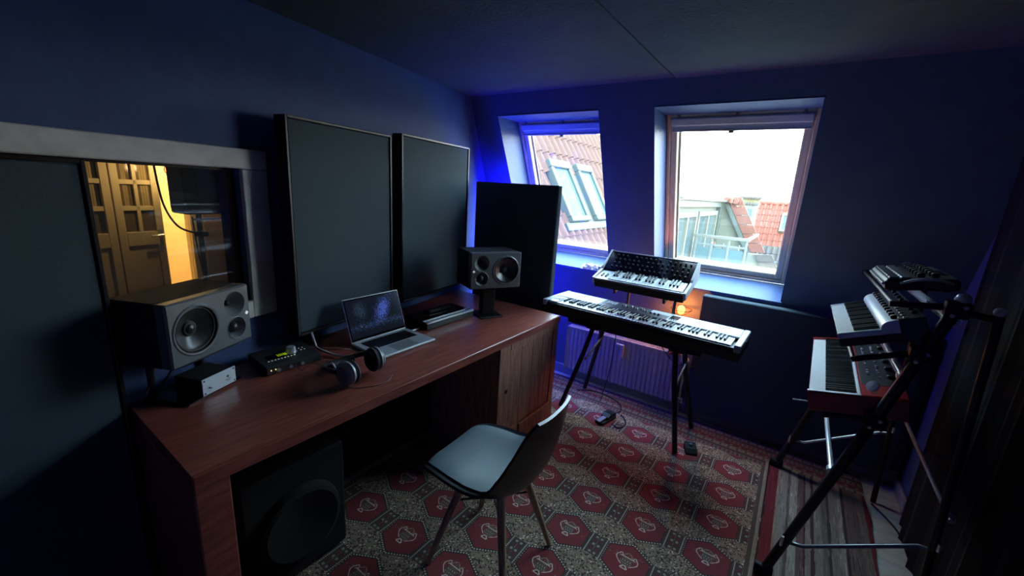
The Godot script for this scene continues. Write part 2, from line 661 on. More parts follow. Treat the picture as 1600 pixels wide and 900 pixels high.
func build_room() -> void:
	struct("floor", cbox(Vector3(-2.7, -0.12, -3.5), Vector3(0.95, 0, 2.4)), M.floor)
	# ceiling of two boards with an open joint
	struct("ceiling", cbox(Vector3(-2.8, 2.26, -3.0), Vector3(-0.742, 2.40, 2.4), 0.003), M.ceil)
	struct("ceiling", cbox(Vector3(-0.734, 2.255, -3.0), Vector3(0.95, 2.40, 2.4), 0.004), M.ceil)
	struct("ceiling", cbox(Vector3(-2.8, 2.36, -3.0), Vector3(0.95, 2.46, 2.4)), M.ceil)
	# right and back wall
	struct("wall_right", cbox(Vector3(0.745, 0, -3.4), Vector3(0.945, 2.4, 2.4)), M.navy)
	struct("wall_back", cbox(Vector3(-2.6, 0, 2.2), Vector3(0.9, 2.4, 2.4)), M.navy)
	# left wall with the opening to the next room
	var lw := sroot("wall_left", Vector3(-1.81, 0, 0), Vector3(0, TH, 0))
	part(lw, "lower_wall", cbox(Vector3(-0.15, 0, -3.6), Vector3(0, 1.05, 2.6)), M.navy)
	part(lw, "upper_wall", cbox(Vector3(-0.15, 1.615, -3.6), Vector3(0, 2.45, 2.6)), M.navy)
	part(lw, "pier", cbox(Vector3(-0.15, 1.05, -3.6), Vector3(0, 1.615, -0.79)), M.navy)
	part(lw, "pier", cbox(Vector3(-0.15, 1.05, 0.3), Vector3(0, 1.615, 2.6)), M.navy)
	# knee wall and leaning wall on the window side
	var wf := sroot("wall_front")
	part(wf, "knee_wall", cbox(Vector3(-2.7, 0, -3.5), Vector3(0.95, 0.98, -3.15)), M.slope)
	var t := tan(SL)
	var full := [Vector2(0.98, -3.15), Vector2(2.28, -3.15 + 1.30 * t), Vector2(2.28, -2.88), Vector2(0.98, -3.5)]
	part(wf, "pier", prism_x(full, -2.75, -2.035), M.slope)
	part(wf, "pier", prism_x(full, -1.205, -0.86), M.slope)
	part(wf, "pier", prism_x(full, -0.022, 0.95), M.slope)
	var head := [Vector2(2.13, -3.15 + 1.15 * t), Vector2(2.28, -3.15 + 1.30 * t), Vector2(2.28, -2.98), Vector2(2.13, -2.98)]
	for r in [[-2.035, -1.205], [-0.86, -0.022]]:
		part(wf, "header", prism_x(head, r[0], r[1]), M.slope)
		# lining boards of the opening
		var x0: float = r[0]
		var x1: float = r[1]
		part(wf, "lining", cbox(Vector3(x0, 2.122, -2.90), Vector3(x1, 2.130, -2.6145)), M.reveal)
		var side := [Vector2(0.985, -3.148), Vector2(2.128, -3.148 + 1.143 * t), Vector2(2.128, -2.90), Vector2(1.05, -3.41)]
		part(wf, "lining", prism_x(side, x0, x0 + 0.008), M.reveal)
		part(wf, "lining", prism_x(side, x1 - 0.008, x1), M.reveal)
		var sill := [Vector2(0.965, -3.135), Vector2(0.985, -3.135), Vector2(1.065, -3.385), Vector2(1.065, -3.45), Vector2(0.965, -3.45)]
		part(wf, "window_sill", prism_x(sill, x0, x1), M.reveal)
	# baseboards
	struct("baseboard_front", cbox(Vector3(-2.3, 0, -3.15), Vector3(0.745, 0.085, -3.132), 0.004), M.base)
	struct("baseboard_right", cbox(Vector3(0.727, 0, -3.13), Vector3(0.745, 0.075, 2.2), 0.004), M.base)
	struct("baseboard_left", cbox(Vector3(0, 0, -3.1), Vector3(0.018, 0.075, 2.0), 0.004), M.base, Vector3(-1.81, 0, 0), Vector3(0, TH, 0))
	# white frame round the opening to the next room
	var fr := sroot("trim_1", Vector3(-1.81, 0, 0), Vector3(0, TH, 0))
	part(fr, "frame_board", cbox(Vector3(0, 1.612, -0.90), Vector3(0.026, 1.692, 0.42), 0.004), M.offwhite)
	part(fr, "frame_board", cbox(Vector3(0, 0.972, -0.90), Vector3(0.022, 1.611, -0.79), 0.004), M.offwhite)
	part(fr, "frame_board", cbox(Vector3(0.0, 0.972, -0.789), Vector3(0.026, 1.05, 0.42), 0.004), M.offwhite)
	part(fr, "frame_board", cbox(Vector3(0, 1.051, 0.31), Vector3(0.022, 1.611, 0.42), 0.004), M.offwhite)
	# the pane of that opening, in a thin black bead
	var wn := sroot("window_3", Vector3(-1.81, 0, 0), Vector3(0, TH, 0))
	part(wn, "bead", cbox(Vector3(-0.06, 1.05, -0.789), Vector3(-0.03, 1.614, -0.776)), M.black)
	part(wn, "bead", cbox(Vector3(-0.06, 1.602, -0.775), Vector3(-0.03, 1.614, 0.3)), M.black)
	part(wn, "bead", cbox(Vector3(-0.06, 1.05, -0.775), Vector3(-0.03, 1.062, 0.3)), M.black)
	part(wn, "pane", cbox(Vector3(-0.049, 1.062, -0.776), Vector3(-0.043, 1.602, 0.299)), M.glass)

func build_windows() -> void:
	var idx := 1
	for r in [[-2.035, -1.205], [-0.86, -0.022]]:
		var x0: float = r[0] + 0.008
		var x1: float = r[1] - 0.008
		# local frame: x, up the slope, into the room; outer frame lies in the plane w = -0.25
		var wn := sroot("window_%d" % idx, Vector3(0, 0.98, -3.15), Vector3(SL, 0, 0))
		idx += 1
		var v0 := -0.02
		var v1 := 1.153
		var wa := -0.33
		var wb := -0.245
		var fw := 0.024
		part(wn, "outer_frame", cbox(Vector3(x0, v0, wa), Vector3(x0 + fw, v1, wb), 0.004), M.pinev)
		part(wn, "outer_frame", cbox(Vector3(x1 - fw, v0, wa), Vector3(x1, v1, wb), 0.004), M.pinev)
		part(wn, "outer_frame", cbox(Vector3(x0 + fw, v1 - fw, wa), Vector3(x1 - fw, v1, wb), 0.004), M.pine)
		part(wn, "outer_frame", cbox(Vector3(x0 + fw, v0, wa), Vector3(x1 - fw, v0 + fw, wb), 0.004), M.pine)
		var sx0 := x0 + fw + 0.0005
		var sx1 := x1 - fw - 0.0005
		var sv0 := v0 + fw + 0.0005
		var sv1 := v1 - fw - 0.0005
		var sw := 0.042
		part(wn, "sash_stile", cbox(Vector3(sx0, sv0, wa), Vector3(sx0 + sw, sv1, wb - 0.012), 0.005), M.pinev)
		part(wn, "sash_stile", cbox(Vector3(sx1 - sw, sv0, wa), Vector3(sx1, sv1, wb - 0.012), 0.005), M.pinev)
		part(wn, "sash_rail", cbox(Vector3(sx0 + sw, sv1 - sw, wa), Vector3(sx1 - sw, sv1, wb - 0.012), 0.005), M.pine)
		part(wn, "sash_rail", cbox(Vector3(sx0 + sw, sv0, wa), Vector3(sx1 - sw, sv0 + sw, wb - 0.012), 0.005), M.pine)
		part(wn, "glazing_bead", cbox(Vector3(sx0 + sw, sv0 + sw, -0.31), Vector3(sx0 + sw + 0.014, sv1 - sw, -0.30)), M.metalgrey)
		part(wn, "pane", cbox(Vector3(sx0 + sw, sv0 + sw, -0.322), Vector3(sx1 - sw, sv1 - sw, -0.314)), M.glass)
		# roller blind cassette and the rolled blind edge with its pull
		part(wn, "blind_cassette", cbox(Vector3(sx0 + 0.004, sv1 - 0.05, wb - 0.012), Vector3(sx1 - 0.004, sv1 - 0.002, wb + 0.014), 0.006), M.blind)
		part(wn, "blind", cbox(Vector3(sx0 + 0.012, sv1 - 0.082, wb - 0.02), Vector3(sx1 - 0.012, sv1 - 0.049, wb - 0.006)), M.blind)
		part(wn, "blind_rail", cbox(Vector3(sx0 + 0.008, sv1 - 0.091, wb - 0.018), Vector3(sx1 - 0.008, sv1 - 0.081, wb + 0.002), 0.003), M.blind)
		var mx := (sx0 + sx1) * 0.5 - 0.04
		part(wn, "pull_tab", cbox(Vector3(mx, sv1 - 0.104, wb - 0.012), Vector3(mx + 0.03, sv1 - 0.09, wb + 0.006), 0.004), M.metalgrey)
		for k in 3:
			var bx: float = lerpf(sx0 + 0.05, sx1 - 0.05, k / 2.0)
			part(wn, "bracket", cbox(Vector3(bx - 0.008, sv1 - 0.012, wb - 0.01), Vector3(bx + 0.008, v1 - 0.004, wb + 0.012), 0.003), M.metalgrey)

func build_neighbour_room() -> void:
	var o := Vector3(-1.81, 0, 0)
	var tr := Vector3(0, TH, 0)
	struct("floor_next_room", cbox(Vector3(-2.5, -0.1, -3.6), Vector3(-0.15, 0, 2.2)), M.nfloor, o, tr)
	struct("ceiling_next_room", cbox(Vector3(-2.5, 2.35, -3.6), Vector3(-0.15, 2.5, 2.2)), M.nwall, o, tr)
	struct("wall_next_room", cbox(Vector3(-2.36, 0, -1.53), Vector3(-2.3, 2.4, 2.2)), M.nwall, o, tr)
	struct("wall_next_room", cbox(Vector3(-2.36, 0, -3.6), Vector3(-2.3, 2.4, -1.735)), M.nwall, o, tr)
	struct("wall_next_room", cbox(Vector3(-2.36, 2.05, -1.735), Vector3(-2.3, 2.4, -1.53)), M.nwall, o, tr)
	struct("wall_hallway", cbox(Vector3(-3.7, 0, -3.0), Vector3(-3.5, 2.4, -0.6)), M.nwall, o, tr)
	struct("wall_hallway", cbox(Vector3(-3.5, 0, -3.2), Vector3(-2.36, 2.4, -3.0)), M.nwall, o, tr)
	struct("wall_hallway", cbox(Vector3(-3.5, 0, -0.6), Vector3(-2.36, 2.4, -0.4)), M.nwall, o, tr)
	struct("floor_hallway", cbox(Vector3(-3.5, -0.1, -3.0), Vector3(-2.36, 0, -0.6)), M.nfloor, o, tr)
	struct("ceiling_hallway", cbox(Vector3(-3.5, 2.35, -3.0), Vector3(-2.36, 2.5, -0.6)), M.nwall, o, tr)
	var hl := thing("hallway_lamp", "glowing ceiling lamp lighting the yellow hallway beyond the next room", "lamp", LW(-3.0, 2.2, 2.55), tr)
	part(hl, "base", cyl(0.06, 0.02, 20, 0.003), M.copper, Vector3(0, 0.13, 0))
	part(hl, "globe", ball(0.07), glow(Color(1.0, 0.78, 0.42), 3.0), Vector3(0, 0.06, 0))
	lamp_omni(hl, Color(1.0, 0.88, 0.62), 4.0, Vector3(0, 0.06, 0), 0.06)
	struct("wall_next_room", cbox(Vector3(-2.3, 0, -3.6), Vector3(-0.15, 2.4, -3.4)), M.nwall, o, tr)
	struct("wall_next_room", cbox(Vector3(-2.3, 0, 2.0), Vector3(-0.15, 2.4, 2.2)), M.nwall, o, tr)
	# double door with small panes
	var d := sroot("door_1", LW(-2.3, 0, 1.23), tr)
	# local x into the room, z = -(s - 1.23)
	for side in 2:
		var z0 := -0.30 if side == 0 else 0.004
		var z1 := -0.004 if side == 0 else 0.30
		var zc := (z0 + z1) * 0.5
		part(d, "stile", cbox(Vector3(0, 0.02, z0), Vector3(0.045, 2.0, z0 + 0.05), 0.003), M.ndoor)
		part(d, "stile", cbox(Vector3(0, 0.02, z1 - 0.05), Vector3(0.045, 2.0, z1), 0.003), M.ndoor)
		part(d, "rail", cbox(Vector3(0, 0.98, z0 + 0.05), Vector3(0.045, 1.09, z1 - 0.05), 0.003), M.ndoor)
		part(d, "rail", cbox(Vector3(0, 0.02, z0 + 0.05), Vector3(0.045, 0.2, z1 - 0.05), 0.003), M.ndoor)
		part(d, "rail", cbox(Vector3(0, 1.88, z0 + 0.05), Vector3(0.045, 2.0, z1 - 0.05), 0.003), M.ndoor)
		part(d, "door_panel", cbox(Vector3(0.006, 0.2, z0 + 0.05), Vector3(0.028, 0.98, z1 - 0.05), 0.003), M.ndoor)
		part(d, "mullion", cbox(Vector3(0, 1.09, zc - 0.012), Vector3(0.04, 1.88, zc + 0.012), 0.002), M.ndoor)
		for k in 4:
			var y0 := 1.09 + k * 0.2
			for h in 2:
				var a := (z0 + 0.05) if h == 0 else (zc + 0.012)
				var b := (zc - 0.012) if h == 0 else (z1 - 0.05)
				var pn_ := part(d, "pane", cbox(Vector3(0.012, y0, a), Vector3(0.018, y0 + 0.165, b)), M.npane)
				if k > 0: part(pn_, "curtain", prism_curtain(0.006, y0, y0 + 0.16, a + 0.01 + 0.02 * h, a + 0.06), M.ncurtain)
			if k > 0: part(d, "glazing_bar", cbox(Vector3(0, y0 - 0.035, z0 + 0.05), Vector3(0.04, y0, z1 - 0.05), 0.002), M.ndoor)
	part(d, "handle", tube([Vector3(0.045, 1.06, -0.27), Vector3(0.09, 1.06, -0.27), Vector3(0.09, 1.055, -0.19)], 0.009, 8), M.chrome)
	part(d, "lock_plate", cbox(Vector3(0.045, 0.98, -0.282), Vector3(0.049, 1.1, -0.256)), M.chrome)
	# pilaster that carries the bright strip and the darker door beyond
	struct("trim_2", cbox(Vector3(-2.3, 0, -1.80), Vector3(-2.27, 2.35, -1.736), 0.004), M.ndoor, o, tr)
	struct("door_2", cbox(Vector3(-2.3, 0, -2.7), Vector3(-2.26, 2.1, -1.83), 0.005), mat(srgb(128, 112, 88), 0.6), o, tr)
	# black speaker on a pole with a cable
	var sp := thing("pole_speaker", "black box speaker on a pole behind the glass to the lit next room", "speaker", LW(-0.62, 0, 0.95), tr)
	part(sp, "cabinet", cbox(Vector3(-0.14, 1.37, -0.195), Vector3(0.0, 1.66, 0.06), 0.008), M.black)
	part(sp, "grille", cbox(Vector3(-0.16, 1.39, -0.185), Vector3(-0.141, 1.64, 0.05), 0.003), M.void)
	part(sp, "bracket", tube([Vector3(0.0, 1.345, 0.03), Vector3(0.0, 1.345, -0.175), Vector3(0.0, 1.38, -0.18)], 0.006, 6), M.black)
	part(sp, "pole", tube([Vector3(-0.01, 0.35, 0.0), Vector3(-0.01, 1.37, 0.0)], 0.012, 10), M.black)
	part(sp, "clamp", cbox(Vector3(-0.03, 1.255, -0.03), Vector3(0.012, 1.28, 0.02), 0.004), M.black)
	for k in 3:
		var a := TAU * k / 3.0 + 0.5
		part(sp, "leg", tube([Vector3(-0.01, 0.7, 0), Vector3(-0.01 + cos(a) * 0.38, 0.012, sin(a) * 0.38)], 0.011, 8), M.black)
	solo("cable", tube(smooth_path([Vector3(0.02, 1.72, 0.185), Vector3(0.02, 1.5, 0.172), Vector3(0.02, 1.40, 0.155), Vector3(0.02, 1.32, 0.115), Vector3(0.02, 1.285, 0.058), Vector3(0.018, 1.275, 0.0)]), 0.005, 6), M.cable, "black cable curving up from the speaker pole in the next room", "cable", LW(-0.62, 0, 0.95), tr)
	solo("cable", tube(smooth_path([Vector3(0.01, 1.36, 0.04), Vector3(0.015, 1.2, 0.035), Vector3(0.015, 0.9, 0.012), Vector3(0.02, 0.5, 0.02), Vector3(0.03, 0.005, 0.03)]), 0.004, 6), M.cable, "thin black cable hanging straight down beside the speaker pole in the next room", "cable", LW(-0.62, 0, 0.95), tr)
	# copper lamp that lights the next room
	var lp := thing("copper_lamp", "copper ring lamp glowing at the top of the opening to the next room", "lamp", LW(-2.0, 1.53, 1.50), tr)
	part(lp, "ring", torus_mesh(0.05, 0.008), M.copper, Vector3(0, 0.05, 0), Vector3(PI / 2, 0, 0.6))
	part(lp, "ring", torus_mesh(0.034, 0.006), M.copper, Vector3(0, 0.05, 0), Vector3(PI / 2, 0, -0.5))
	part(lp, "stem", tube([Vector3(0, 0.1, 0), Vector3(0, 0.82, 0)], 0.004, 6), M.copper)
	part(lp, "bulb", ball(0.022), M.bulb, Vector3(0, 0.05, 0))
	lamp_omni(lp, Color(1.0, 0.86, 0.58), 0.2, Vector3(0, 0.05, 0), 0.02)

func prism_curtain(x: float, y0: float, y1: float, z0: float, z1: float) -> ArrayMesh:
	begin()
	var n := 6
	for i in n:
		var a := lerpf(z0, z1, float(i) / n)
		var b := lerpf(z0, z1, float(i + 1) / n)
		var xa := x - 0.012 + (0.003 if i % 2 else -0.003)
		var xb := x - 0.012 + (-0.003 if i % 2 else 0.003)
		quad(Vector3(xa + 0.026, y0, a), Vector3(xb + 0.026, y0, b), Vector3(xb + 0.026, y1, b), Vector3(xa + 0.026, y1, a), Vector3(1, 0, 0))
	return commit()

func torus_mesh(r: float, w: float, seg := 32) -> ArrayMesh:
	var pts := []
	for i in seg + 1:
		var a := TAU * i / seg
		pts.append(Vector3(cos(a) * r, 0, sin(a) * r))
	return tube(pts, w, 8)

# ---------------------------------------------------------------- outside
func pan_tile(w: float, l: float) -> ArrayMesh:
	# wavy roof tile lying in xz (x across, -z up the slope), thin
	var key := "tile%s%s" % [w, l]
	if cache.has(key): return cache[key]
	begin()
	var n := 8
	for i in n:
		var a := float(i) / n
		var b := float(i + 1) / n
		var ha := w * 0.2 * sin(a * TAU)
		var hb := w * 0.2 * sin(b * TAU)
		var xa := (a - 0.5) * w
		var xb := (b - 0.5) * w
		var na := Vector3(-1.2 * cos(a * TAU), 1, 0).normalized()
		var nb := Vector3(-1.2 * cos(b * TAU), 1, 0).normalized()
		var p := [Vector3(xa, ha + 0.04, l * 0.5), Vector3(xb, hb + 0.04, l * 0.5), Vector3(xb, hb + 0.012, -l * 0.5), Vector3(xa, ha + 0.012, -l * 0.5)]
		tri_s(p[0], p[1], p[2], na, nb, nb)
		tri_s(p[0], p[2], p[3], na, nb, na)
		quad(p[0], p[1], p[1] - Vector3(0, 0.03, 0), p[0] - Vector3(0, 0.03, 0), Vector3(0, 0, 1))
	cache[key] = commit()
	return cache[key]

func tile_field(parent: Node3D, base: Transform3D, cols: int, rows: int, w: float, l: float, m: Material, gaps := []) -> void:
	for j in rows:
		for i in cols:
			var x := (i + 0.5) * w
			var z := -(j + 0.5) * l
			var out := false
			for g in gaps:
				if x > g[0] and x < g[1] and -z > g[2] and -z < g[3]: out = true
			if out: continue
			var o := part(parent, "roof_tile", pan_tile(w, l * 1.08), m)
			o.transform = base * Transform3D(Basis(), Vector3(x, 0, z))

func skylight(parent: Node3D, base: Transform3D, x: float, v: float, w: float, h: float, wall_m: Material, glass_m: Material) -> void:
	# x, v: lower left corner on the slope; the frame stands proud of the tiles
	var f := part(parent, "skylight", cbox(Vector3(x, 0.0, -v - 0.09), Vector3(x + w, 0.15, -v), 0.01), wall_m)
	f.transform = base
	var segs := [[Vector3(x, 0.0, -v - h), Vector3(x + w, 0.15, -v - h + 0.14)], [Vector3(x, 0.0, -v - h + 0.14), Vector3(x + 0.09, 0.14, -v - 0.09)], [Vector3(x + w - 0.09, 0.0, -v - h + 0.14), Vector3(x + w, 0.14, -v - 0.09)]]
	for s in segs: part(f, "skylight_frame", cbox(s[0], s[1], 0.01), wall_m)
	part(f, "pane", cbox(Vector3(x + 0.09, 0.05, -v - h + 0.14), Vector3(x + w - 0.09, 0.1, -v - 0.09)), glass_m)

func build_outside() -> void:
	# wing with a pink pantiled roof facing +x, seen through the left window
	var wing := thing("tiled_wing_roof", "pale pink pantiled roof slope with two skylights outside the left window", "roof")
	var ang := deg_to_rad(60.0)
	# base: local x runs along -z of the world, local -z runs up the slope, local y is the roof normal
	var up := Vector3(-cos(ang), sin(ang), 0)
	var nrm := Vector3(sin(ang), cos(ang), 0)
	var foot := Vector3(-3.5, 1.6, -4.0) - up * (1.7 / sin(ang))
	var bw := Transform3D(Basis(Vector3(0, 0, -1), nrm, -up), foot)
	var sk := [[2.12, 1.36, 0.72, 1.13], [3.12, 1.36, 0.66, 1.13]]
	var gaps := []
	for s in sk: gaps.append([s[0] - 0.02, s[0] + s[2] + 0.02, s[1], s[1] + s[3]])
	part(wing, "roof_deck", cbox(Vector3(-0.3, -0.3, -3.5), Vector3(5.6, -0.005, 0.1)), M.tilegrey).transform = bw
	tile_field(wing, bw, 24, 9, 0.23, 0.385, M.tilepink, gaps)
	for s in sk: skylight(wing, bw, s[0], s[1], s[2], s[3], M.outgreen, M.outglass2)
	part(wing, "flashing", cbox(Vector3(2.84, 0.0, -2.5), Vector3(3.12, 0.06, -1.3), 0.01), M.outgreen).transform = bw
	part(wing, "flashing", cbox(Vector3(2.0, 0.0, -1.36), Vector3(3.9, 0.08, -1.22), 0.01), M.outgreen).transform = bw
	# annexe with glazed doors and a zinc roof
	var an := thing("roof_annexe", "pale annexe with tall glazed doors and zinc roof beyond the right window", "building", Vector3(-2.4, -1.2, -13.0))
	# local z: +2.9 (near) .. -2.6 (far)
	part(an, "wall", cbox(Vector3(-2.2, -1.0, -2.7), Vector3(-0.1, 2.72, 3.4)), M.outwhite)
	part(an, "fascia", cbox(Vector3(-0.1, 2.62, -2.75), Vector3(0.06, 2.8, 3.4), 0.01), M.outgreen)
	for k in 7:
		part(an, "roof_sheet", prism([Vector2(0.18, 0), Vector2(0.18, 0.05), Vector2(-2.2, 0.45), Vector2(-2.2, 0.40)], Vector3(0, 2.8, -2.8 + k * 0.9), Vector3.RIGHT, Vector3.UP, Vector3(0, 0, 0.87)), M.zinc)
	part(an, "corner_post", cbox(Vector3(-0.12, -1.0, -2.75), Vector3(0.05, 2.62, -2.5), 0.01), M.outgreen)
	var dz := [[2.85, 0.75], [0.5, -2.35]]
	for q in dz:
		var za: float = q[0]
		var zb: float = q[1]
		var dr := part(an, "glazed_door", cbox(Vector3(-0.09, 2.36, zb), Vector3(0.0, 2.5, za), 0.008), M.outwhite)
		for zz in [za - 0.1, zb, (za + zb) * 0.5 - 0.05]:
			part(dr, "stile", cbox(Vector3(-0.09, -0.5, zz), Vector3(0.0, 2.36, zz + 0.1), 0.008), M.outwhite)
		part(dr, "rail", cbox(Vector3(-0.09, 0.35, zb + 0.1), Vector3(-0.01, 0.55, za - 0.1), 0.008), M.outwhite)
		part(dr, "pane", cbox(Vector3(-0.08, -0.5, zb + 0.02), Vector3(-0.06, 2.4, za - 0.02)), M.outglass)
	# slanting gable with red capping slabs
	var gb := thing("capped_gable", "white gable wall with slanting red capping slabs beside the annexe", "wall", Vector3(-2.3, -2.0, -15.9))
	part(gb, "gable_wall", prism([Vector2(-0.3, -2.0), Vector2(1.2, -2.0), Vector2(1.2, 2.3), Vector2(0.2, 3.66), Vector2(-0.3, 3.66)], Vector3(0, 0, -0.35), Vector3.RIGHT, Vector3.UP, Vector3(0, 0, 0.25)), M.outwhite)
	for k in 6:
		var a := k / 6.0
		var b := (k + 0.94) / 6.0
		var pa := Vector2(lerpf(0.02, 1.02, a), lerpf(3.76, 2.0, a))
		var pb := Vector2(lerpf(0.02, 1.02, b), lerpf(3.76, 2.0, b))
		part(gb, "capping_slab", prism([pa, pa + Vector2(0.42, 0.03), pb + Vector2(0.42, 0.03), pb], Vector3(0, 0, 0.0 + 0.012 * (k % 2)), Vector3.RIGHT, Vector3.UP, Vector3(0, 0, 0.07)), M.capred)
	part(gb, "edge_strip", prism([Vector2(-0.1, 3.7), Vector2(0.0, 3.76), Vector2(1.0, 2.0), Vector2(0.9, 1.9)], Vector3(0, 0, -0.05), Vector3.RIGHT, Vector3.UP, Vector3(0, 0, 0.14)), M.outgreen)
	for k in 3:
		part(gb, "ridge_tile", cyl(0.1, 0.36, 10, 0.01), M.capred, Vector3(0.06 + k * 0.13, 3.68 - k * 0.02, -0.1), Vector3(PI / 2, 0, 0))
	# white dormer with a flat cap between gable and far roof
	var dm := thing("white_dormer", "narrow white dormer with a flat dark cap in front of the orange roof", "dormer", Vector3(-1.9, -2.0, -18.2))
	part(dm, "body", cbox(Vector3(-0.28, 0, -1.0), Vector3(0.3, 3.55, 0), 0.01), M.outwhite)
	part(dm, "cap", cbox(Vector3(-0.36, 3.55, -1.0), Vector3(0.36, 3.63, 0.08), 0.01), M.tilegrey)
	part(dm, "chimney_slab", cbox(Vector3(-0.3, 3.78, -0.9), Vector3(0.44, 3.86, -0.1), 0.01), M.tilegrey)
	part(dm, "chimney_stack", cbox(Vector3(-0.2, 3.63, -0.8), Vector3(0.36, 3.78, -0.2), 0.01), M.outcream)
	for k in 2:
		var w_ := part(dm, "window", cbox(Vector3(-0.2 + k * 0.22, 2.1, 0.0), Vector3(-0.02 + k * 0.22, 3.4, 0.03), 0.01), M.outgreen)
		part(w_, "pane", cbox(Vector3(-0.17 + k * 0.22, 2.16, 0.03), Vector3(-0.05 + k * 0.22, 3.34, 0.036)), M.outglass2)
	# far house with orange tiles
	var fh := thing("orange_roof_house", "far house with bright orange tiled roof, skylight and cream wall", "house", Vector3(-1.75, 0, -20.0))
	var fa := deg_to_rad(55.0)
	var fup := Vector3(0, sin(fa), -cos(fa))
	var fb := Transform3D(Basis(Vector3.RIGHT, Vector3(0, cos(fa), sin(fa)), -fup), Vector3(0, -0.1, 0))
	part(fh, "roof_deck", cbox(Vector3(0, -0.2, -2.15), Vector3(4.4, -0.005, 0)), M.tileorange).transform = fb
	tile_field(fh, fb, 21, 7, 0.21, 0.305, M.tileorange, [[0.95, 1.55, 0.7, 1.65]])
	skylight(fh, fb, 0.95, 0.72, 0.6, 0.9, M.outwhite, M.outglass2)
	for k in 9:
		part(fh, "ridge_tile", cyl(0.09, 0.47, 8, 0.01), M.tileorange, Vector3(0.02 + k * 0.48, 1.66, -1.24), Vector3(0, 0, -PI / 2))
	var fb2 := Transform3D(Basis(Vector3.RIGHT, Vector3(0, cos(1.2), sin(1.2)), -Vector3(0, sin(1.2), -cos(1.2))), Vector3(0.3, -0.62, 0.3))
	tile_field(fh, fb2, 20, 2, 0.2, 0.3, M.tilegrey)
	part(fh, "gutter", tube([Vector3(0.2, -0.66, 0.34), Vector3(4.4, -0.66, 0.34)], 0.05, 8), M.outgreen)
	part(fh, "wall", cbox(Vector3(0.2, -8.0, -4.0), Vector3(4.4, -0.6, 0.2)), M.outcream)
	# terrace railing and folding chair
	var rl := thing("terrace_railing", "white metal terrace railing with glass panels below the red capping", "railing", Vector3(-2.0, -1.3, -12.4))
	part(rl, "terrace_slab", cbox(Vector3(-0.4, -0.3, -2.2), Vector3(1.0, 0, 0.9), 0.01), M.outgreen)
	for k in 4:
		part(rl, "post", cbox(Vector3(-0.3 + k * 0.4, 0, 0.5), Vector3(-0.25 + k * 0.4, 1.98, 0.55), 0.004), M.outrail)
	part(rl, "top_rail", cbox(Vector3(-0.34, 1.96, 0.48), Vector3(0.98, 2.03, 0.57), 0.004), M.outrail)
	part(rl, "top_rail", cbox(Vector3(0.9, 1.96, -2.1), Vector3(0.97, 2.03, 0.48), 0.004), M.outrail)
	part(rl, "mid_rail", cbox(Vector3(-0.34, 1.76, 0.5), Vector3(0.95, 1.8, 0.54), 0.004), M.outrail)
	for k in 3:
		part(rl, "glass_panel", cbox(Vector3(-0.24 + k * 0.4, 0.2, 0.515), Vector3(0.08 + k * 0.4, 1.7, 0.53)), M.outglass2)
	var gc := thing("terrace_chair", "white slatted folding chair standing behind the terrace railing", "chair", Vector3(-1.75, -1.3, -12.9))
	for sx in [0.0, 0.4]:
		part(gc, "leg", tube([Vector3(sx, 0.0, 0.2), Vector3(sx, 1.75, -0.1)], 0.025, 6), M.outrail)
		part(gc, "leg", tube([Vector3(sx, 0.0, -0.3), Vector3(sx, 0.95, 0.25)], 0.025, 6), M.outrail)
	for k in 6:
		part(gc, "slat", cbox(Vector3(0, 1.0 + k * 0.12, 0.03 - k * 0.02), Vector3(0.4, 1.07 + k * 0.12, 0.06 - k * 0.02), 0.004), M.outrail)
	part(gc, "seat", cbox(Vector3(0, 0.92, -0.2), Vector3(0.4, 0.96, 0.25), 0.004), M.outrail)
	# lower capped wall to the right of the terrace
	var lc := thing("grey_capped_wall", "grey slanting wall capping running down right of the terrace railing", "wall", Vector3(-1.0, -2.6, -14.0))
	for k in 5:
		var pa := Vector2(k * 0.11, 2.75 - k * 0.2)
		part(lc, "capping_slab", prism([pa, pa + Vector2(0.42, 0.05), pa + Vector2(0.42 + 0.1, -0.14), pa + Vector2(0.1, -0.19)], Vector3(0, 0, 0.01 * (k % 2)), Vector3.RIGHT, Vector3.UP, Vector3(0, 0, 0.08)), M.tilegrey)
	part(lc, "wall_body", prism([Vector2(-0.2, -3), Vector2(0.8, -3), Vector2(0.8, 1.8), Vector2(0.35, 2.74), Vector2(-0.2, 2.74)], Vector3(0, 0, -0.3), Vector3.RIGHT, Vector3.UP, Vector3(0, 0, 0.28)), M.outwhite)
	struct("ground", cbox(Vector3(-60, -12.5, -90), Vector3(60, -12.0, -4.5)), M.ground)

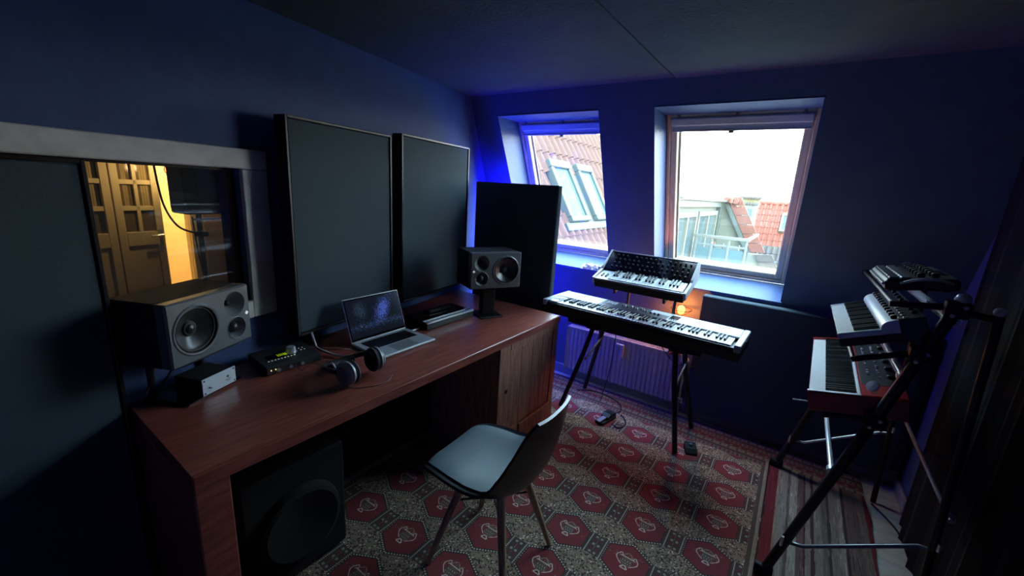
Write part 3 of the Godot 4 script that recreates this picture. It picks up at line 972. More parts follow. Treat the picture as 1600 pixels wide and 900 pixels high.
func build_rug() -> void:
	var t := ImageTexture.create_from_image(rug_image())
	var m := mat(Color.WHITE, 0.95)
	m.albedo_texture = t
	m.texture_repeat = false
	begin()
	var x0 := -1.74
	var u0 := -1.78
	var x1 := 0.575
	var z0 := -3.07
	var z1 := 0.194
	var h := 0.009
	var n := 30
	for i in n:
		var za := lerpf(z0, z1, float(i) / n)
		var zb := lerpf(z0, z1, float(i + 1) / n)
		var xa := x1 + 0.006 * sin(za * 9.0) + 0.004 * sin(za * 23.0)
		var xb := x1 + 0.006 * sin(zb * 9.0) + 0.004 * sin(zb * 23.0)
		for q in [[Vector3(x0, h, za), Vector3(xa, h, za), Vector3(xb, h, zb)], [Vector3(x0, h, za), Vector3(xb, h, zb), Vector3(x0, h, zb)]]:
			var at0 := pv.size()
			tri(q[0], q[1], q[2], Vector3.UP)
			for k in range(at0, pv.size()):
				pu.append(Vector2((pv[k].x - u0) / (x1 - u0), (pv[k].z - z0) / (z1 - z0)))
		for q in [[Vector3(xa, h, za), Vector3(xb, h, zb), Vector3(xb, 0, zb)], [Vector3(xa, h, za), Vector3(xb, 0, zb), Vector3(xa, 0, za)]]:
			var at1 := pv.size()
			tri(q[0], q[1], q[2], Vector3.RIGHT)
			for k in range(at1, pv.size()):
				pu.append(Vector2(0.995, 0.5))
	for q in [[Vector3(x0, h, z0), Vector3(x1, h, z0), Vector3(x1, 0, z0), Vector3(x0, 0, z0)]]:
		quad(q[0], q[1], q[2], q[3], Vector3(0, 0, -1))
		for k in 6: pu.append(Vector2(0.5, 0.003))
	var mesh := commit()
	m.normal_enabled = false
	solo("rug", mesh, m, "large red and olive patterned oriental rug covering the floor", "rug")

# ---------------------------------------------------------------- desk
func build_desk() -> void:
	var d := thing("desk", "long dark reddish-brown wooden desk with thick top along the left wall", "desk", Vector3(-1.24, 0.0, -1.35))
	# world = local + (-1.24, 0, -1.35)
	var top := [Vector2(0, 1.04), Vector2(0, -1.045), Vector2(-0.945, -1.045), Vector2(-0.59, 1.04)]
	part(d, "desk_top", prism(top, Vector3(0, 0.733, 0), Vector3.RIGHT, Vector3(0, 0, 1), Vector3(0, 0.047, 0)), M.desk)
	part(d, "edge_strip", cbox(Vector3(0.0005, 0.733, -1.045), Vector3(0.008, 0.7795, 1.04), 0.003), M.desk)
	part(d, "side_panel", cbox(Vector3(-0.56, 0.0092, 0.95), Vector3(0, 0.733, 1.04), 0.004), M.desk)
	part(d, "light_block_panel", cbox(Vector3(-0.55, 0.0095, -0.4), Vector3(-0.54, 0.733, 0.95), 0.002), M.void)  # added near-black sheet, carried to the floor to block blue light
	# cabinet under the right end
	var cb := part(d, "cabinet", cbox(Vector3(-0.66, 0.0092, -1.045), Vector3(-0.024, 0.733, -0.381), 0.003), M.deskv)
	part(cb, "stile", cbox(Vector3(-0.024, 0.0092, -0.486), Vector3(0, 0.731, -0.381), 0.003), M.deskv)
	part(cb, "stile", cbox(Vector3(-0.024, 0.155, -1.045), Vector3(0, 0.731, -0.985), 0.003), M.deskv)
	part(cb, "rail", cbox(Vector3(-0.024, 0.69, -0.985), Vector3(0, 0.731, -0.487), 0.003), M.deskv)
	var dr := part(cb, "door", cbox(Vector3(-0.024, 0.16, -0.984), Vector3(-0.009, 0.688, -0.488), 0.003), M.deskv)
	for k in 4:
		part(dr, "plank", cbox(Vector3(-0.0095, 0.164, -0.98 + k * 0.1225), Vector3(-0.006, 0.684, -0.98 + (k + 1) * 0.1225 - 0.003), 0.001), M.deskv)
	part(cb, "finger_hole", cyl(0.013, 0.004, 16), M.void, Vector3(-0.001, 0.442, -0.455), Vector3(0, 0, -PI / 2))
	part(cb, "plinth", cbox(Vector3(-0.024, 0.0092, -0.62), Vector3(-0.008, 0.155, -0.487), 0.002), M.deskv)
	var fl := part(cb, "drawer", cbox(Vector3(-0.024, 0.012, -1.043), Vector3(0.003, 0.152, -0.624), 0.003), M.deskv)
	part(fl, "knob", ball(0.008), M.silver, Vector3(0.008, 0.115, -0.90))
	# subwoofer below the left end
	var s := thing("subwoofer", "black subwoofer box standing in the dark under the desk's left end", "speaker", Vector3(-1.58, 0.0092, -0.67))
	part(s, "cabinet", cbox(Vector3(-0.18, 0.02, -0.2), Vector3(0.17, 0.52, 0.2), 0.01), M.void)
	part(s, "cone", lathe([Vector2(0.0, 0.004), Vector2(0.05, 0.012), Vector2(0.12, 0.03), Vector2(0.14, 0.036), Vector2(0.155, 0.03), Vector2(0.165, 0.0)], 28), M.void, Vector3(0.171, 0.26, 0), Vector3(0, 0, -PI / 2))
	for q in [[-0.14, -0.16], [0.13, -0.16], [-0.14, 0.16], [0.13, 0.16]]:
		part(s, "foot", cyl(0.02, 0.02, 12), M.rubber, Vector3(q[0], 0, q[1]))

# ---------------------------------------------------------------- acoustic panels
func absorber(called: String, label: String, at: Vector3, turn: Vector3, w: float, h: float, t: float, fab: Material, fr: Material, group := "") -> Node3D:
	# local x across, y up, z out of the face
	var o := thing(called, label, "acoustic panel", at, turn, group)
	if fr == null:
		part(o, "fabric", cbox(Vector3(-w / 2, 0.004, 0.008), Vector3(w / 2, h, t), 0.006), fab)
		part(o, "back_board", cbox(Vector3(-w / 2 + 0.01, 0, 0), Vector3(w / 2 - 0.01, h - 0.01, 0.0078)), M.frameblack)
		return o
	var f := 0.012
	part(o, "fabric", cbox(Vector3(-w / 2 + f, f, 0.004), Vector3(w / 2 - f, h - f, t - 0.006), 0.006), fab)
	part(o, "frame_board", cbox(Vector3(-w / 2, 0, 0), Vector3(-w / 2 + f, h, t), 0.002), fr)
	part(o, "frame_board", cbox(Vector3(w / 2 - f, 0, 0), Vector3(w / 2, h, t), 0.002), fr)
	part(o, "frame_board", cbox(Vector3(-w / 2 + f, h - f, 0), Vector3(w / 2 - f, h, t), 0.002), fr)
	part(o, "frame_board", cbox(Vector3(-w / 2 + f, 0, 0), Vector3(w / 2 - f, f, t), 0.002), fr)
	return o

func build_panels() -> void:
	# turned so that z points away from the left wall
	var tw := Vector3(0, TH + PI / 2, 0)
	var a := absorber("acoustic_panel", "tall slate-grey acoustic panel hung behind the laptop, nearer the white window frame", LW(0.06, 0.86, 1.2425), tw, 0.645, 0.985, 0.07, M.fabric, M.frameblack, "acoustic panels hung on the left wall")
	var b := absorber("acoustic_panel", "tall slate-grey acoustic panel hung nearer the room corner, above the flat black unit", LW(0.06, 0.86, 2.02), tw, 0.74, 1.01, 0.07, M.fabric, M.frameblack, "acoustic panels hung on the left wall")
	for o in [a, b]:
		for y in [0.12, 0.86]:
			part(o, "batten", cbox(Vector3(-0.25, y, -0.058), Vector3(0.25, y + 0.04, 0.0)), M.frameblack)
	absorber("acoustic_panel", "dark acoustic panel standing at the left, in front of the inner window", LW(0.035, 0.012, -0.16), tw, 0.90, 1.595, 0.055, M.fabric, M.frameblack)
	absorber("acoustic_panel", "plain dark acoustic panel standing free behind the right speaker", Vector3(-1.80, 0.0095, -2.63), Vector3.ZERO, 0.75, 1.63, 0.06, M.fabric, null)
	absorber("acoustic_panel", "long dark acoustic panel below the right window, right of the radiator", Vector3(0.1, 0.088, -3.13), Vector3.ZERO, 1.16, 0.872, 0.09, M.fabric, null)
	var cu := thing("curtain", "guessed black cloth curtain in place of a dark panel on the right wall behind the keyboard rack", "curtain", Vector3(0.69, 0.03, -1.45))  # guessed form: a near-black panel area built as hanging cloth
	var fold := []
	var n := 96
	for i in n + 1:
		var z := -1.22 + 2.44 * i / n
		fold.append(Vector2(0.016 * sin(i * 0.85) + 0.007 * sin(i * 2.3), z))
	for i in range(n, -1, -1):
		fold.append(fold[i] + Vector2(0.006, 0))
	part(cu, "cloth", prism(fold, Vector3.ZERO, Vector3.RIGHT, Vector3(0, 0, 1), Vector3(0, 2.12, 0)), M.guessed_cloth)
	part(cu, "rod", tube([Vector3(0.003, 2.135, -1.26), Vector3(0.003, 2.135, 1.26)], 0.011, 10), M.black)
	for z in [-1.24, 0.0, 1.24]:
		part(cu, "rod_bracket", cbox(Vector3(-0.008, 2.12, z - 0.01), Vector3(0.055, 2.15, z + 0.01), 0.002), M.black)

# ---------------------------------------------------------------- studio monitors
func csg_baffle(parent: Node3D, w: float, h: float, t: float, sx: float) -> void:
	var c := CSGCombiner3D.new()
	c.name = "baffle"
	parent.add_child(c, true)
	var b := CSGMesh3D.new()
	b.name = "plate"
	b.mesh = rbox(Vector3(w, h, t), 0.006)
	b.material = M.spk
	c.add_child(b)
	b.position = Vector3(0, h / 2, -t / 2)
	for q in [[-0.068 * sx, 0.114, 0.086, 0.0], [0.099 * sx, 0.066, 0.043, 1.0], [0.099 * sx, 0.163, 0.05, 1.0]]:
		var k := CSGCylinder3D.new()
		k.name = "opening"
		k.operation = CSGShape3D.OPERATION_SUBTRACTION
		k.radius = q[2]
		k.height = 0.08 if q[3] == 0.0 else 0.05
		k.sides = 40
		k.cone = q[3] > 0.5
		k.smooth_faces = true
		k.material = M.spk
		c.add_child(k)
		k.rotation = Vector3(-PI / 2, 0, 0)
		k.position = Vector3(q[0], q[1], 0.002 if q[3] == 0.0 else -0.0235)

func monitor(label: String, at: Vector3, yaw: float, sx: float) -> void:
	var o := thing("studio_monitor", label, "speaker", at, Vector3(0, yaw, 0), "pair of studio monitors on the desk")
	var w := 0.345
	var h := 0.228
	part(o, "cabinet", cbox(Vector3(-w / 2, 0.0, -0.235), Vector3(w / 2, h, -0.0455), 0.006), M.blackmat)
	csg_baffle(o, w, h, 0.045, sx)
	var wf := part(o, "woofer", lathe([Vector2(0, 0.004), Vector2(0.024, 0.002), Vector2(0.028, -0.004), Vector2(0.066, 0.018), Vector2(0.070, 0.021), Vector2(0.077, 0.022), Vector2(0.082, 0.016)], 40), M.cone, Vector3(-0.068 * sx, 0.114, -0.03), Vector3(PI / 2, 0, 0))
	part(wf, "surround", torus_mesh(0.0765, 0.0055, 40), M.rubber, Vector3(0, 0.0205, 0))
	part(wf, "rim", lathe([Vector2(0.082, 0.022), Vector2(0.083, 0.032), Vector2(0.089, 0.033), Vector2(0.094, 0.0295)], 48), M.rim)
	part(wf, "dust_cap", lathe([Vector2(0.0, 0.012), Vector2(0.012, 0.009), Vector2(0.022, 0.0), Vector2(0.026, -0.004)], 28), M.cone)
	var md := part(o, "midrange_dome", ball(0.021), M.cone, Vector3(0.099 * sx, 0.066, -0.022))
	part(md, "rim", torus_mesh(0.0435, 0.0018, 32), M.rim, Vector3(0, 0, 0.022), Vector3(PI / 2, 0, 0))
	part(o, "tweeter", ball(0.011), M.rubber, Vector3(0.099 * sx, 0.163, -0.036))
	part(o, "badge", rbox(Vector3(0.012, 0.012, 0.002), 0.0004), glow(Color(0.95, 0.97, 1.0), 0.35), Vector3(0.152 * sx, 0.113, 0.0012), Vector3(0, 0, PI / 4))

func build_speakers() -> void:
	monitor("dark grey three-way studio monitor in the left foreground, before the inner window", Vector3(-1.698, 0.938, -0.552), 2.026, 1.0)
	monitor("dark grey three-way studio monitor near the corner, before the free-standing black panel", Vector3(-1.50, 0.985, -2.0), 1.098, -1.0)
	# desktop stands
	var n := Vector3(sin(2.026), 0, cos(2.026))
	var s := thing("speaker_stand", "black desktop stand with wide base under the left studio monitor", "stand", Vector3(-1.698, 0.78, -0.552) - n * 0.10, Vector3(0, 2.026, 0), "desktop speaker stands")
	part(s, "base_plate", cbox(Vector3(-0.13, 0.0, -0.1), Vector3(0.11, 0.010, 0.09), 0.004), M.blackgloss)
	part(s, "top_plate", cbox(Vector3(-0.12, 0.146, -0.1), Vector3(0.12, 0.157, 0.08), 0.003), M.black)
	for q in [-0.105, 0.095]:
		part(s, "post", tube([Vector3(q, 0.01, -0.08), Vector3(q, 0.147, -0.08)], 0.012, 10), M.black)
	var n2 := Vector3(sin(1.098), 0, cos(1.098))
	var s2 := thing("speaker_stand", "black column stand under the studio monitor near the corner", "stand", Vector3(-1.50, 0.78, -2.0) - n2 * 0.12, Vector3(0, 1.098, 0), "desktop speaker stands")
	part(s2, "base_plate", cbox(Vector3(-0.08, 0.0, -0.08), Vector3(0.08, 0.010, 0.09), 0.004), M.black)
	part(s2, "column", cbox(Vector3(-0.045, 0.01, -0.03), Vector3(0.045, 0.194, 0.03), 0.006), M.black)
	part(s2, "top_plate", cbox(Vector3(-0.1, 0.194, -0.08), Vector3(0.1, 0.204, 0.08), 0.003), M.black)

# ---------------------------------------------------------------- things on the desk
func screen_image() -> Image:
	var im := Image.create(320, 200, false, Image.FORMAT_RGBA8)
	im.fill(srgb(9, 13, 20))
	var rn := RandomNumberGenerator.new()
	rn.seed = 5
	for e in 5200:
		var t := rn.randf()
		var p := Vector2.ZERO
		var c := Color.WHITE
		if t < 0.55:
			p = Vector2(195 + rn.randfn() * 22, 78 + rn.randfn() * 30)
			p.x += (100 - p.y) * 0.45
			c = srgb(64, 84, 170)
		elif t < 0.8:
			p = Vector2(72 + rn.randfn() * 20, 62 + rn.randfn() * 26)
			c = srgb(40, 56, 74)
		else:
			p = Vector2(rn.randf() * 320, 160 + rn.randfn() * 8 - 20 * sin(rn.randf() * 2.0))
			c = srgb(54, 78, 124)
		var f := rn.randf_range(0.35, 1.2)
		if p.x > 1 and p.x < 318 and p.y > 1 and p.y < 198:
			im.fill_rect(Rect2i(int(p.x), int(p.y), 1, rn.randi_range(1, 4)), Color(c.r * f, c.g * f, c.b * f))
	return im

func build_desk_things() -> void:
	# laptop: x along its width, z towards the user
	var l := thing("laptop", "open silver laptop with a dark starry screen on the desk", "laptop", Vector3(-1.615, 0.78, -1.31), Vector3(0, PI / 2, 0))
	var bs := part(l, "base", cbox(Vector3(-0.173, 0.002, -0.12), Vector3(0.173, 0.015, 0.12), 0.004), M.alu)
	part(bs, "key_well", cbox(Vector3(-0.14, 0.0149, -0.096), Vector3(0.14, 0.0155, 0.012)), M.black)
	for r in 6:
		for c in 14:
			var kx := -0.13 + c * 0.02
			if r == 5 and c > 3 and c < 9: continue
			part(bs, "key", rbox(Vector3(0.0172, 0.0016, 0.0152), 0.0004), M.keyb, Vector3(kx, 0.0162, -0.0865 + r * 0.0178))
	part(bs, "space_bar", rbox(Vector3(0.096, 0.0016, 0.0152), 0.0004), M.keyb, Vector3(-0.01, 0.0162, 0.0025))
	part(bs, "trackpad", cbox(Vector3(-0.068, 0.0149, 0.022), Vector3(0.068, 0.0154, 0.108), 0.0002), mat(srgb(158, 163, 166), 0.3, 0.35))
	var lid := part(l, "lid", cbox(Vector3(-0.173, 0.0, -0.006), Vector3(0.173, 0.225, 0.0), 0.003), M.alu, Vector3(0, 0.014, -0.119), Vector3(-0.34, 0, 0))
	part(lid, "bezel", cbox(Vector3(-0.169, 0.006, 0.0), Vector3(0.169, 0.221, 0.0012), 0.0004), M.blackgloss)
	begin()
	quad(Vector3(-0.163, 0.018, 0.0016), Vector3(0.163, 0.018, 0.0016), Vector3(0.163, 0.215, 0.0016), Vector3(-0.163, 0.215, 0.0016), Vector3(0, 0, 1))
	for v in pv: pu.append(Vector2((v.x + 0.163) / 0.326, 1.0 - (v.y - 0.018) / 0.197))
	var scr := commit()
	var sm := mat(srgb(6, 7, 9), 0.12)
	sm.emission_enabled = true
	sm.emission_texture = ImageTexture.create_from_image(screen_image())
	sm.emission_energy_multiplier = 1.7
	part(lid, "screen", scr, sm)
	# audio interface
	var i := thing("audio_interface", "flat black desktop audio interface with a knob and yellow-green meters", "audio interface", Vector3(-1.785, 0.78, -0.838), Vector3(0, PI / 2 - 0.03, 0))
	part(i, "case", prism([Vector2(-0.095, 0.004), Vector2(0.088, 0.004), Vector2(0.088, 0.026), Vector2(0.074, 0.036), Vector2(-0.095, 0.044)], Vector3(-0.115, 0, 0), Vector3(0, 0, 1), Vector3.UP, Vector3(0.23, 0, 0)), M.panel)
	var slope := Vector3(0.047, 0, 0)
	part(i, "volume_knob", lathe([Vector2(0.0, 0.024), Vector2(0.017, 0.024), Vector2(0.02, 0.021), Vector2(0.021, 0.0), Vector2(0.026, 0.0), Vector2(0.026, -0.004)], 28), M.silver, Vector3(0.028, 0.040, -0.01), slope)
	part(i, "display", rbox(Vector3(0.07, 0.002, 0.04), 0.0005), M.blackgloss, Vector3(-0.045, 0.0405, 0.002), slope)
	for r in 3:
		for c in 5:
			part(i, "meter_light", rbox(Vector3(0.006, 0.0016, 0.004), 0.0004), M.led_yg, Vector3(-0.034 + c * 0.0085, 0.0415 - r * 0.0003, -0.008 + r * 0.008), slope)
	for c in 9:
		part(i, "button", rbox(Vector3(0.006, 0.003, 0.005), 0.001), M.led_w, Vector3(-0.085 + c * 0.0135, 0.0385, 0.034), slope)
	for c in 4:
		part(i, "button", rbox(Vector3(0.005, 0.003, 0.005), 0.001), M.led_w, Vector3(0.068 + (c % 2) * 0.016, 0.0405, -0.02 + (c / 2) * 0.022), slope)
	for c in 3:
		part(i, "jack_socket", cyl(0.008, 0.004, 14), M.chrome, Vector3(-0.07 + c * 0.05, 0.014, 0.088), Vector3(PI / 2, 0, 0))
	for c in 2:
		part(i, "front_light", cyl(0.0022, 0.002, 8), glow(Color(1.0, 0.85, 0.5), 2.0), Vector3(-0.10 + c * 0.018, 0.02, 0.088), Vector3(PI / 2, 0, 0))
	# small amplifier with white front
	var n := Vector3(0.92, 0, -0.39).normalized()
	var a := thing("headphone_amplifier", "small black amplifier box with a white front plate below the left monitor", "amplifier", Vector3(-1.697, 0.79, -0.553) - n * 0.005, Vector3(0, atan2(0.92, -0.39), 0))
	part(a, "case", cbox(Vector3(-0.066, 0.004, -0.13), Vector3(0.066, 0.062, -0.004), 0.002), M.blackmat)
	var fp := part(a, "front_plate", cbox(Vector3(-0.07, 0.0, -0.0035), Vector3(0.07, 0.065, 0.0), 0.001), mat(srgb(206, 216, 218), 0.4, 0.2))
	for q in [[-0.062, 0.057], [0.062, 0.057], [-0.062, 0.008], [0.062, 0.008]]:
		part(fp, "screw", cyl(0.0028, 0.0015, 10), M.black, Vector3(q[0], q[1], 0), Vector3(PI / 2, 0, 0))
	part(fp, "switch", cyl(0.0035, 0.012, 12, 0.001), M.chrome, Vector3(-0.045, 0.026, 0), Vector3(PI / 2, 0, 0))
	part(fp, "emblem", lathe([Vector2(0, 0.001), Vector2(0.005, 0.001), Vector2(0.005, 0.0)], 14), mat(srgb(90, 96, 100), 0.5), Vector3(0.035, 0.036, 0), Vector3(PI / 2, 0, 0))
	for k in 2:
		part(fp, "print", rbox(Vector3(0.024 - k * 0.008, 0.0022, 0.0004), 0.0), mat(srgb(90, 96, 100), 0.5), Vector3(0.035, 0.025 - k * 0.006, 0.0003))
	# flat black unit with a silver rail
	var u := thing("rack_unit", "flat glossy black unit with silver front rail right of the laptop", "audio unit", Vector3(-1.745, 0.78, -1.762), Vector3(0, PI / 2 - 0.01, 0))
	part(u, "case", cbox(Vector3(-0.2, 0.004, -0.1), Vector3(0.2, 0.045, 0.098), 0.003), M.blackgloss)
	part(u, "front_plate", cbox(Vector3(-0.2, 0.004, 0.098), Vector3(0.2, 0.034, 0.103), 0.002), M.panel)
	part(u, "front_rail", cbox(Vector3(-0.2, 0.036, 0.088), Vector3(0.2, 0.049, 0.106), 0.003), M.silver)
	part(u, "top_rail", cbox(Vector3(-0.2, 0.0455, 0.064), Vector3(0.2, 0.05, 0.07), 0.001), M.silver)
	for q in [[-0.17, -0.07], [0.17, -0.07], [-0.17, 0.07], [0.17, 0.07]]:
		part(u, "foot", cyl(0.012, 0.004, 12), M.rubber, Vector3(q[0], 0, q[1]))
	var rc := thing("remote_bar", "small black bar with two silver edges lying on the flat black unit", "remote", Vector3(-1.79, 0.825, -1.79), Vector3(0, PI / 2, 0))
	part(rc, "body", cbox(Vector3(-0.095, 0, -0.022), Vector3(0.095, 0.016, 0.022), 0.003), M.black)
	for z in [-0.02, 0.016]:
		part(rc, "edge", cbox(Vector3(-0.094, 0.016, z), Vector3(0.094, 0.0175, z + 0.004)), M.rim)
	# pen-like silver adapter by the laptop hinge
	solo("usb_adapter", tube([Vector3(0, 0.005, 0), Vector3(0.0, 0.005, -0.05)], 0.005, 10), M.silver, "short silver adapter plugged in at the laptop's right rear corner", "adapter", Vector3(-1.69, 0.782, -1.487))
	# headphones lying on the desk
	var h := thing("headphones", "silver and black headphones lying on the desk in front of the laptop", "headphones", Vector3(-1.435, 0.7845, -0.955))
	h.scale = Vector3.ONE * 1.22
	var cups := [[Vector3(0.035, 0.042, 0.05), 0.35], [Vector3(0.02, 0.05, -0.062), -0.35]]
	for q in cups:
		var sgn := 1.0 if q[1] > 0 else -1.0
		var bas := Vector3(PI / 2 * sgn, 0.0, 0.0) + Vector3(0.0, q[1], 0.25)
		var cp := part(h, "ear_cup", lathe([Vector2(0, 0.03), Vector2(0.03, 0.028), Vector2(0.038, 0.02), Vector2(0.041, 0.006), Vector2(0.04, 0.0), Vector2(0, 0)], 32), mat(srgb(118, 126, 128), 0.3, 0.3), q[0], bas)
		part(cp, "cushion", lathe([Vector2(0.018, -0.012), Vector2(0.026, -0.021), Vector2(0.038, -0.019), Vector2(0.043, -0.01), Vector2(0.04, 0.0)], 32), M.blackmat)
		part(cp, "cup_ring", torus_mesh(0.0405, 0.003, 36), mat(srgb(206, 210, 208), 0.25, 0.3), Vector3(0, 0.008, 0))
	part(h, "headband", tube(smooth_path([Vector3(0.015, 0.05, 0.085), Vector3(-0.05, 0.04, 0.085), Vector3(-0.105, 0.022, 0.05), Vector3(-0.12, 0.016, 0.0), Vector3(-0.108, 0.022, -0.055), Vector3(-0.05, 0.045, -0.09), Vector3(0.0, 0.055, -0.092)], 6), 0.009, 8), M.black)
	part(h, "headband_pad", tube(smooth_path([Vector3(-0.082, 0.022, 0.045), Vector3(-0.098, 0.018, 0.0), Vector3(-0.085, 0.022, -0.05)], 6), 0.014, 8), M.blackmat)
	for z in [0.085, -0.092]:
		part(h, "yoke", tube(smooth_path([Vector3(-0.03, 0.06, z), Vector3(0.0, 0.075, z * 1.02), Vector3(0.02, 0.06, z * 1.02)]), 0.004, 6), M.silver)
	# headphone cables
	solo("headphone_cable", tube(smooth_path([Vector3(-1.852, 0.862, -0.999), Vector3(-1.82, 0.82, -0.995), Vector3(-1.78, 0.80, -0.99), Vector3(-1.66, 0.79, -1.02), Vector3(-1.60, 0.80, -1.06), Vector3(-1.575, 0.815, -1.085)], 8), 0.0055, 8), M.cablegrey, "thick pale grey cable curving up from the desk left of the laptop", "cable")
	var lp := []
	for k in 26:
		var t := k / 25.0 * TAU * 1.1 + 0.6
		lp.append(Vector3(-1.70 + 0.085 * cos(t) * 0.9, 0.785 + 0.055 * (0.5 + 0.5 * sin(t + 0.8)), -1.03 + 0.06 * sin(t)))
	solo("headphone_cable", tube(lp, 0.0024, 6), mat(srgb(132, 102, 92), 0.4), "thin brown loop of cable standing up left of the laptop", "cable")
	solo("headphone_cable", tube(smooth_path([Vector3(-1.40, 0.785, -0.87), Vector3(-1.345, 0.782, -0.90), Vector3(-1.31, 0.782, -0.96), Vector3(-1.305, 0.782, -1.02), Vector3(-1.33, 0.786, -1.06)], 8), 0.0016, 6), mat(srgb(130, 110, 104), 0.4), "thin cable end lying near the desk's front edge before the headphones", "cable")
	for k in 2:
		var pts := []
		for q in 14:
			var t := q / 13.0
			pts.append(Vector3(-1.60 - 0.09 * t + 0.02 * sin(t * 9.0 + k), 0.783 + 0.012 * absf(sin(t * 6.0 + k * 2.0)), -0.93 - 0.05 * sin(t * 4.0 + k * 1.3) + k * 0.05))
		solo("tangled_wire", tube(smooth_path(pts, 3), 0.0016, 6), mat(srgb(70, 52, 48), 0.4), ["thin dark wire lying tangled nearer the laptop, behind the headphones", "thin dark wire lying tangled nearer the audio interface, behind the headphones"][k], "cable", Vector3.ZERO, Vector3.ZERO, "tangled wires left of the headphones")
	# cables behind the left stand
	for k in 2:
		solo("speaker_cable", tube(smooth_path([Vector3(-1.835 - 0.015 * k, 0.92, -0.44 + 0.04 * k), Vector3(-1.825, 0.86, -0.44 + 0.05 * k), Vector3(-1.79, 0.80, -0.38 + 0.03 * k), Vector3(-1.74, 0.784, -0.40 + 0.03 * k)]), 0.004, 6), M.cable, ["black cable drooping behind the left monitor, nearer the camera", "black cable drooping behind the left monitor, farther from the camera"][k], "cable")

# ---------------------------------------------------------------- chair
func build_chair() -> void:
	var c := thing("shell_chair", "black plastic shell chair with grey seat pad and wooden legs", "chair", Vector3(-0.87, 0.0135, -1.225), Vector3(0, -PI / 2 + 0.06, 0))
	# local: z towards the front of the chair
	var prof := [Vector2(0.235, 0.435), Vector2(0.20, 0.452), Vector2(0.10, 0.445), Vector2(0.0, 0.432), Vector2(-0.10, 0.432), Vector2(-0.165, 0.452), Vector2(-0.205, 0.50), Vector2(-0.232, 0.58), Vector2(-0.25, 0.67), Vector2(-0.262, 0.76), Vector2(-0.268, 0.80)]
	var wid := [0.16, 0.205, 0.225, 0.232, 0.236, 0.238, 0.236, 0.225, 0.205, 0.17, 0.13]
	var curl := [0.0, 0.01, 0.025, 0.04, 0.065, 0.085, 0.085, 0.07, 0.05, 0.03, 0.015]
	part(c, "shell", shell_mesh(prof, wid, curl, 0.0, 11, 0.012, 1.0), M.shell)
	part(c, "seat_pad", shell_mesh(prof, wid, curl, 0.006, 7, 0.022, 0.88), M.pad)
	part(c, "seat_mount", cbox(Vector3(-0.1, 0.395, -0.1), Vector3(0.1, 0.425, 0.1), 0.006), M.black)
	for q in [[-1, -1], [1, -1], [-1, 1], [1, 1]]:
		var a := Vector3(q[0] * 0.085, 0.42, q[1] * 0.085)
		var b := Vector3(q[0] * 0.195, 0.0, q[1] * 0.195)
		part(c, "leg", tube([a, a.lerp(b, 0.5), b], [0.019, 0.016, 0.011], 12), M.leg)
	for q in [1, -1]:
		part(c, "brace", tube([Vector3(-0.115, 0.30, q * 0.115), Vector3(0.115, 0.30, -q * 0.115)], 0.005, 6), M.black)

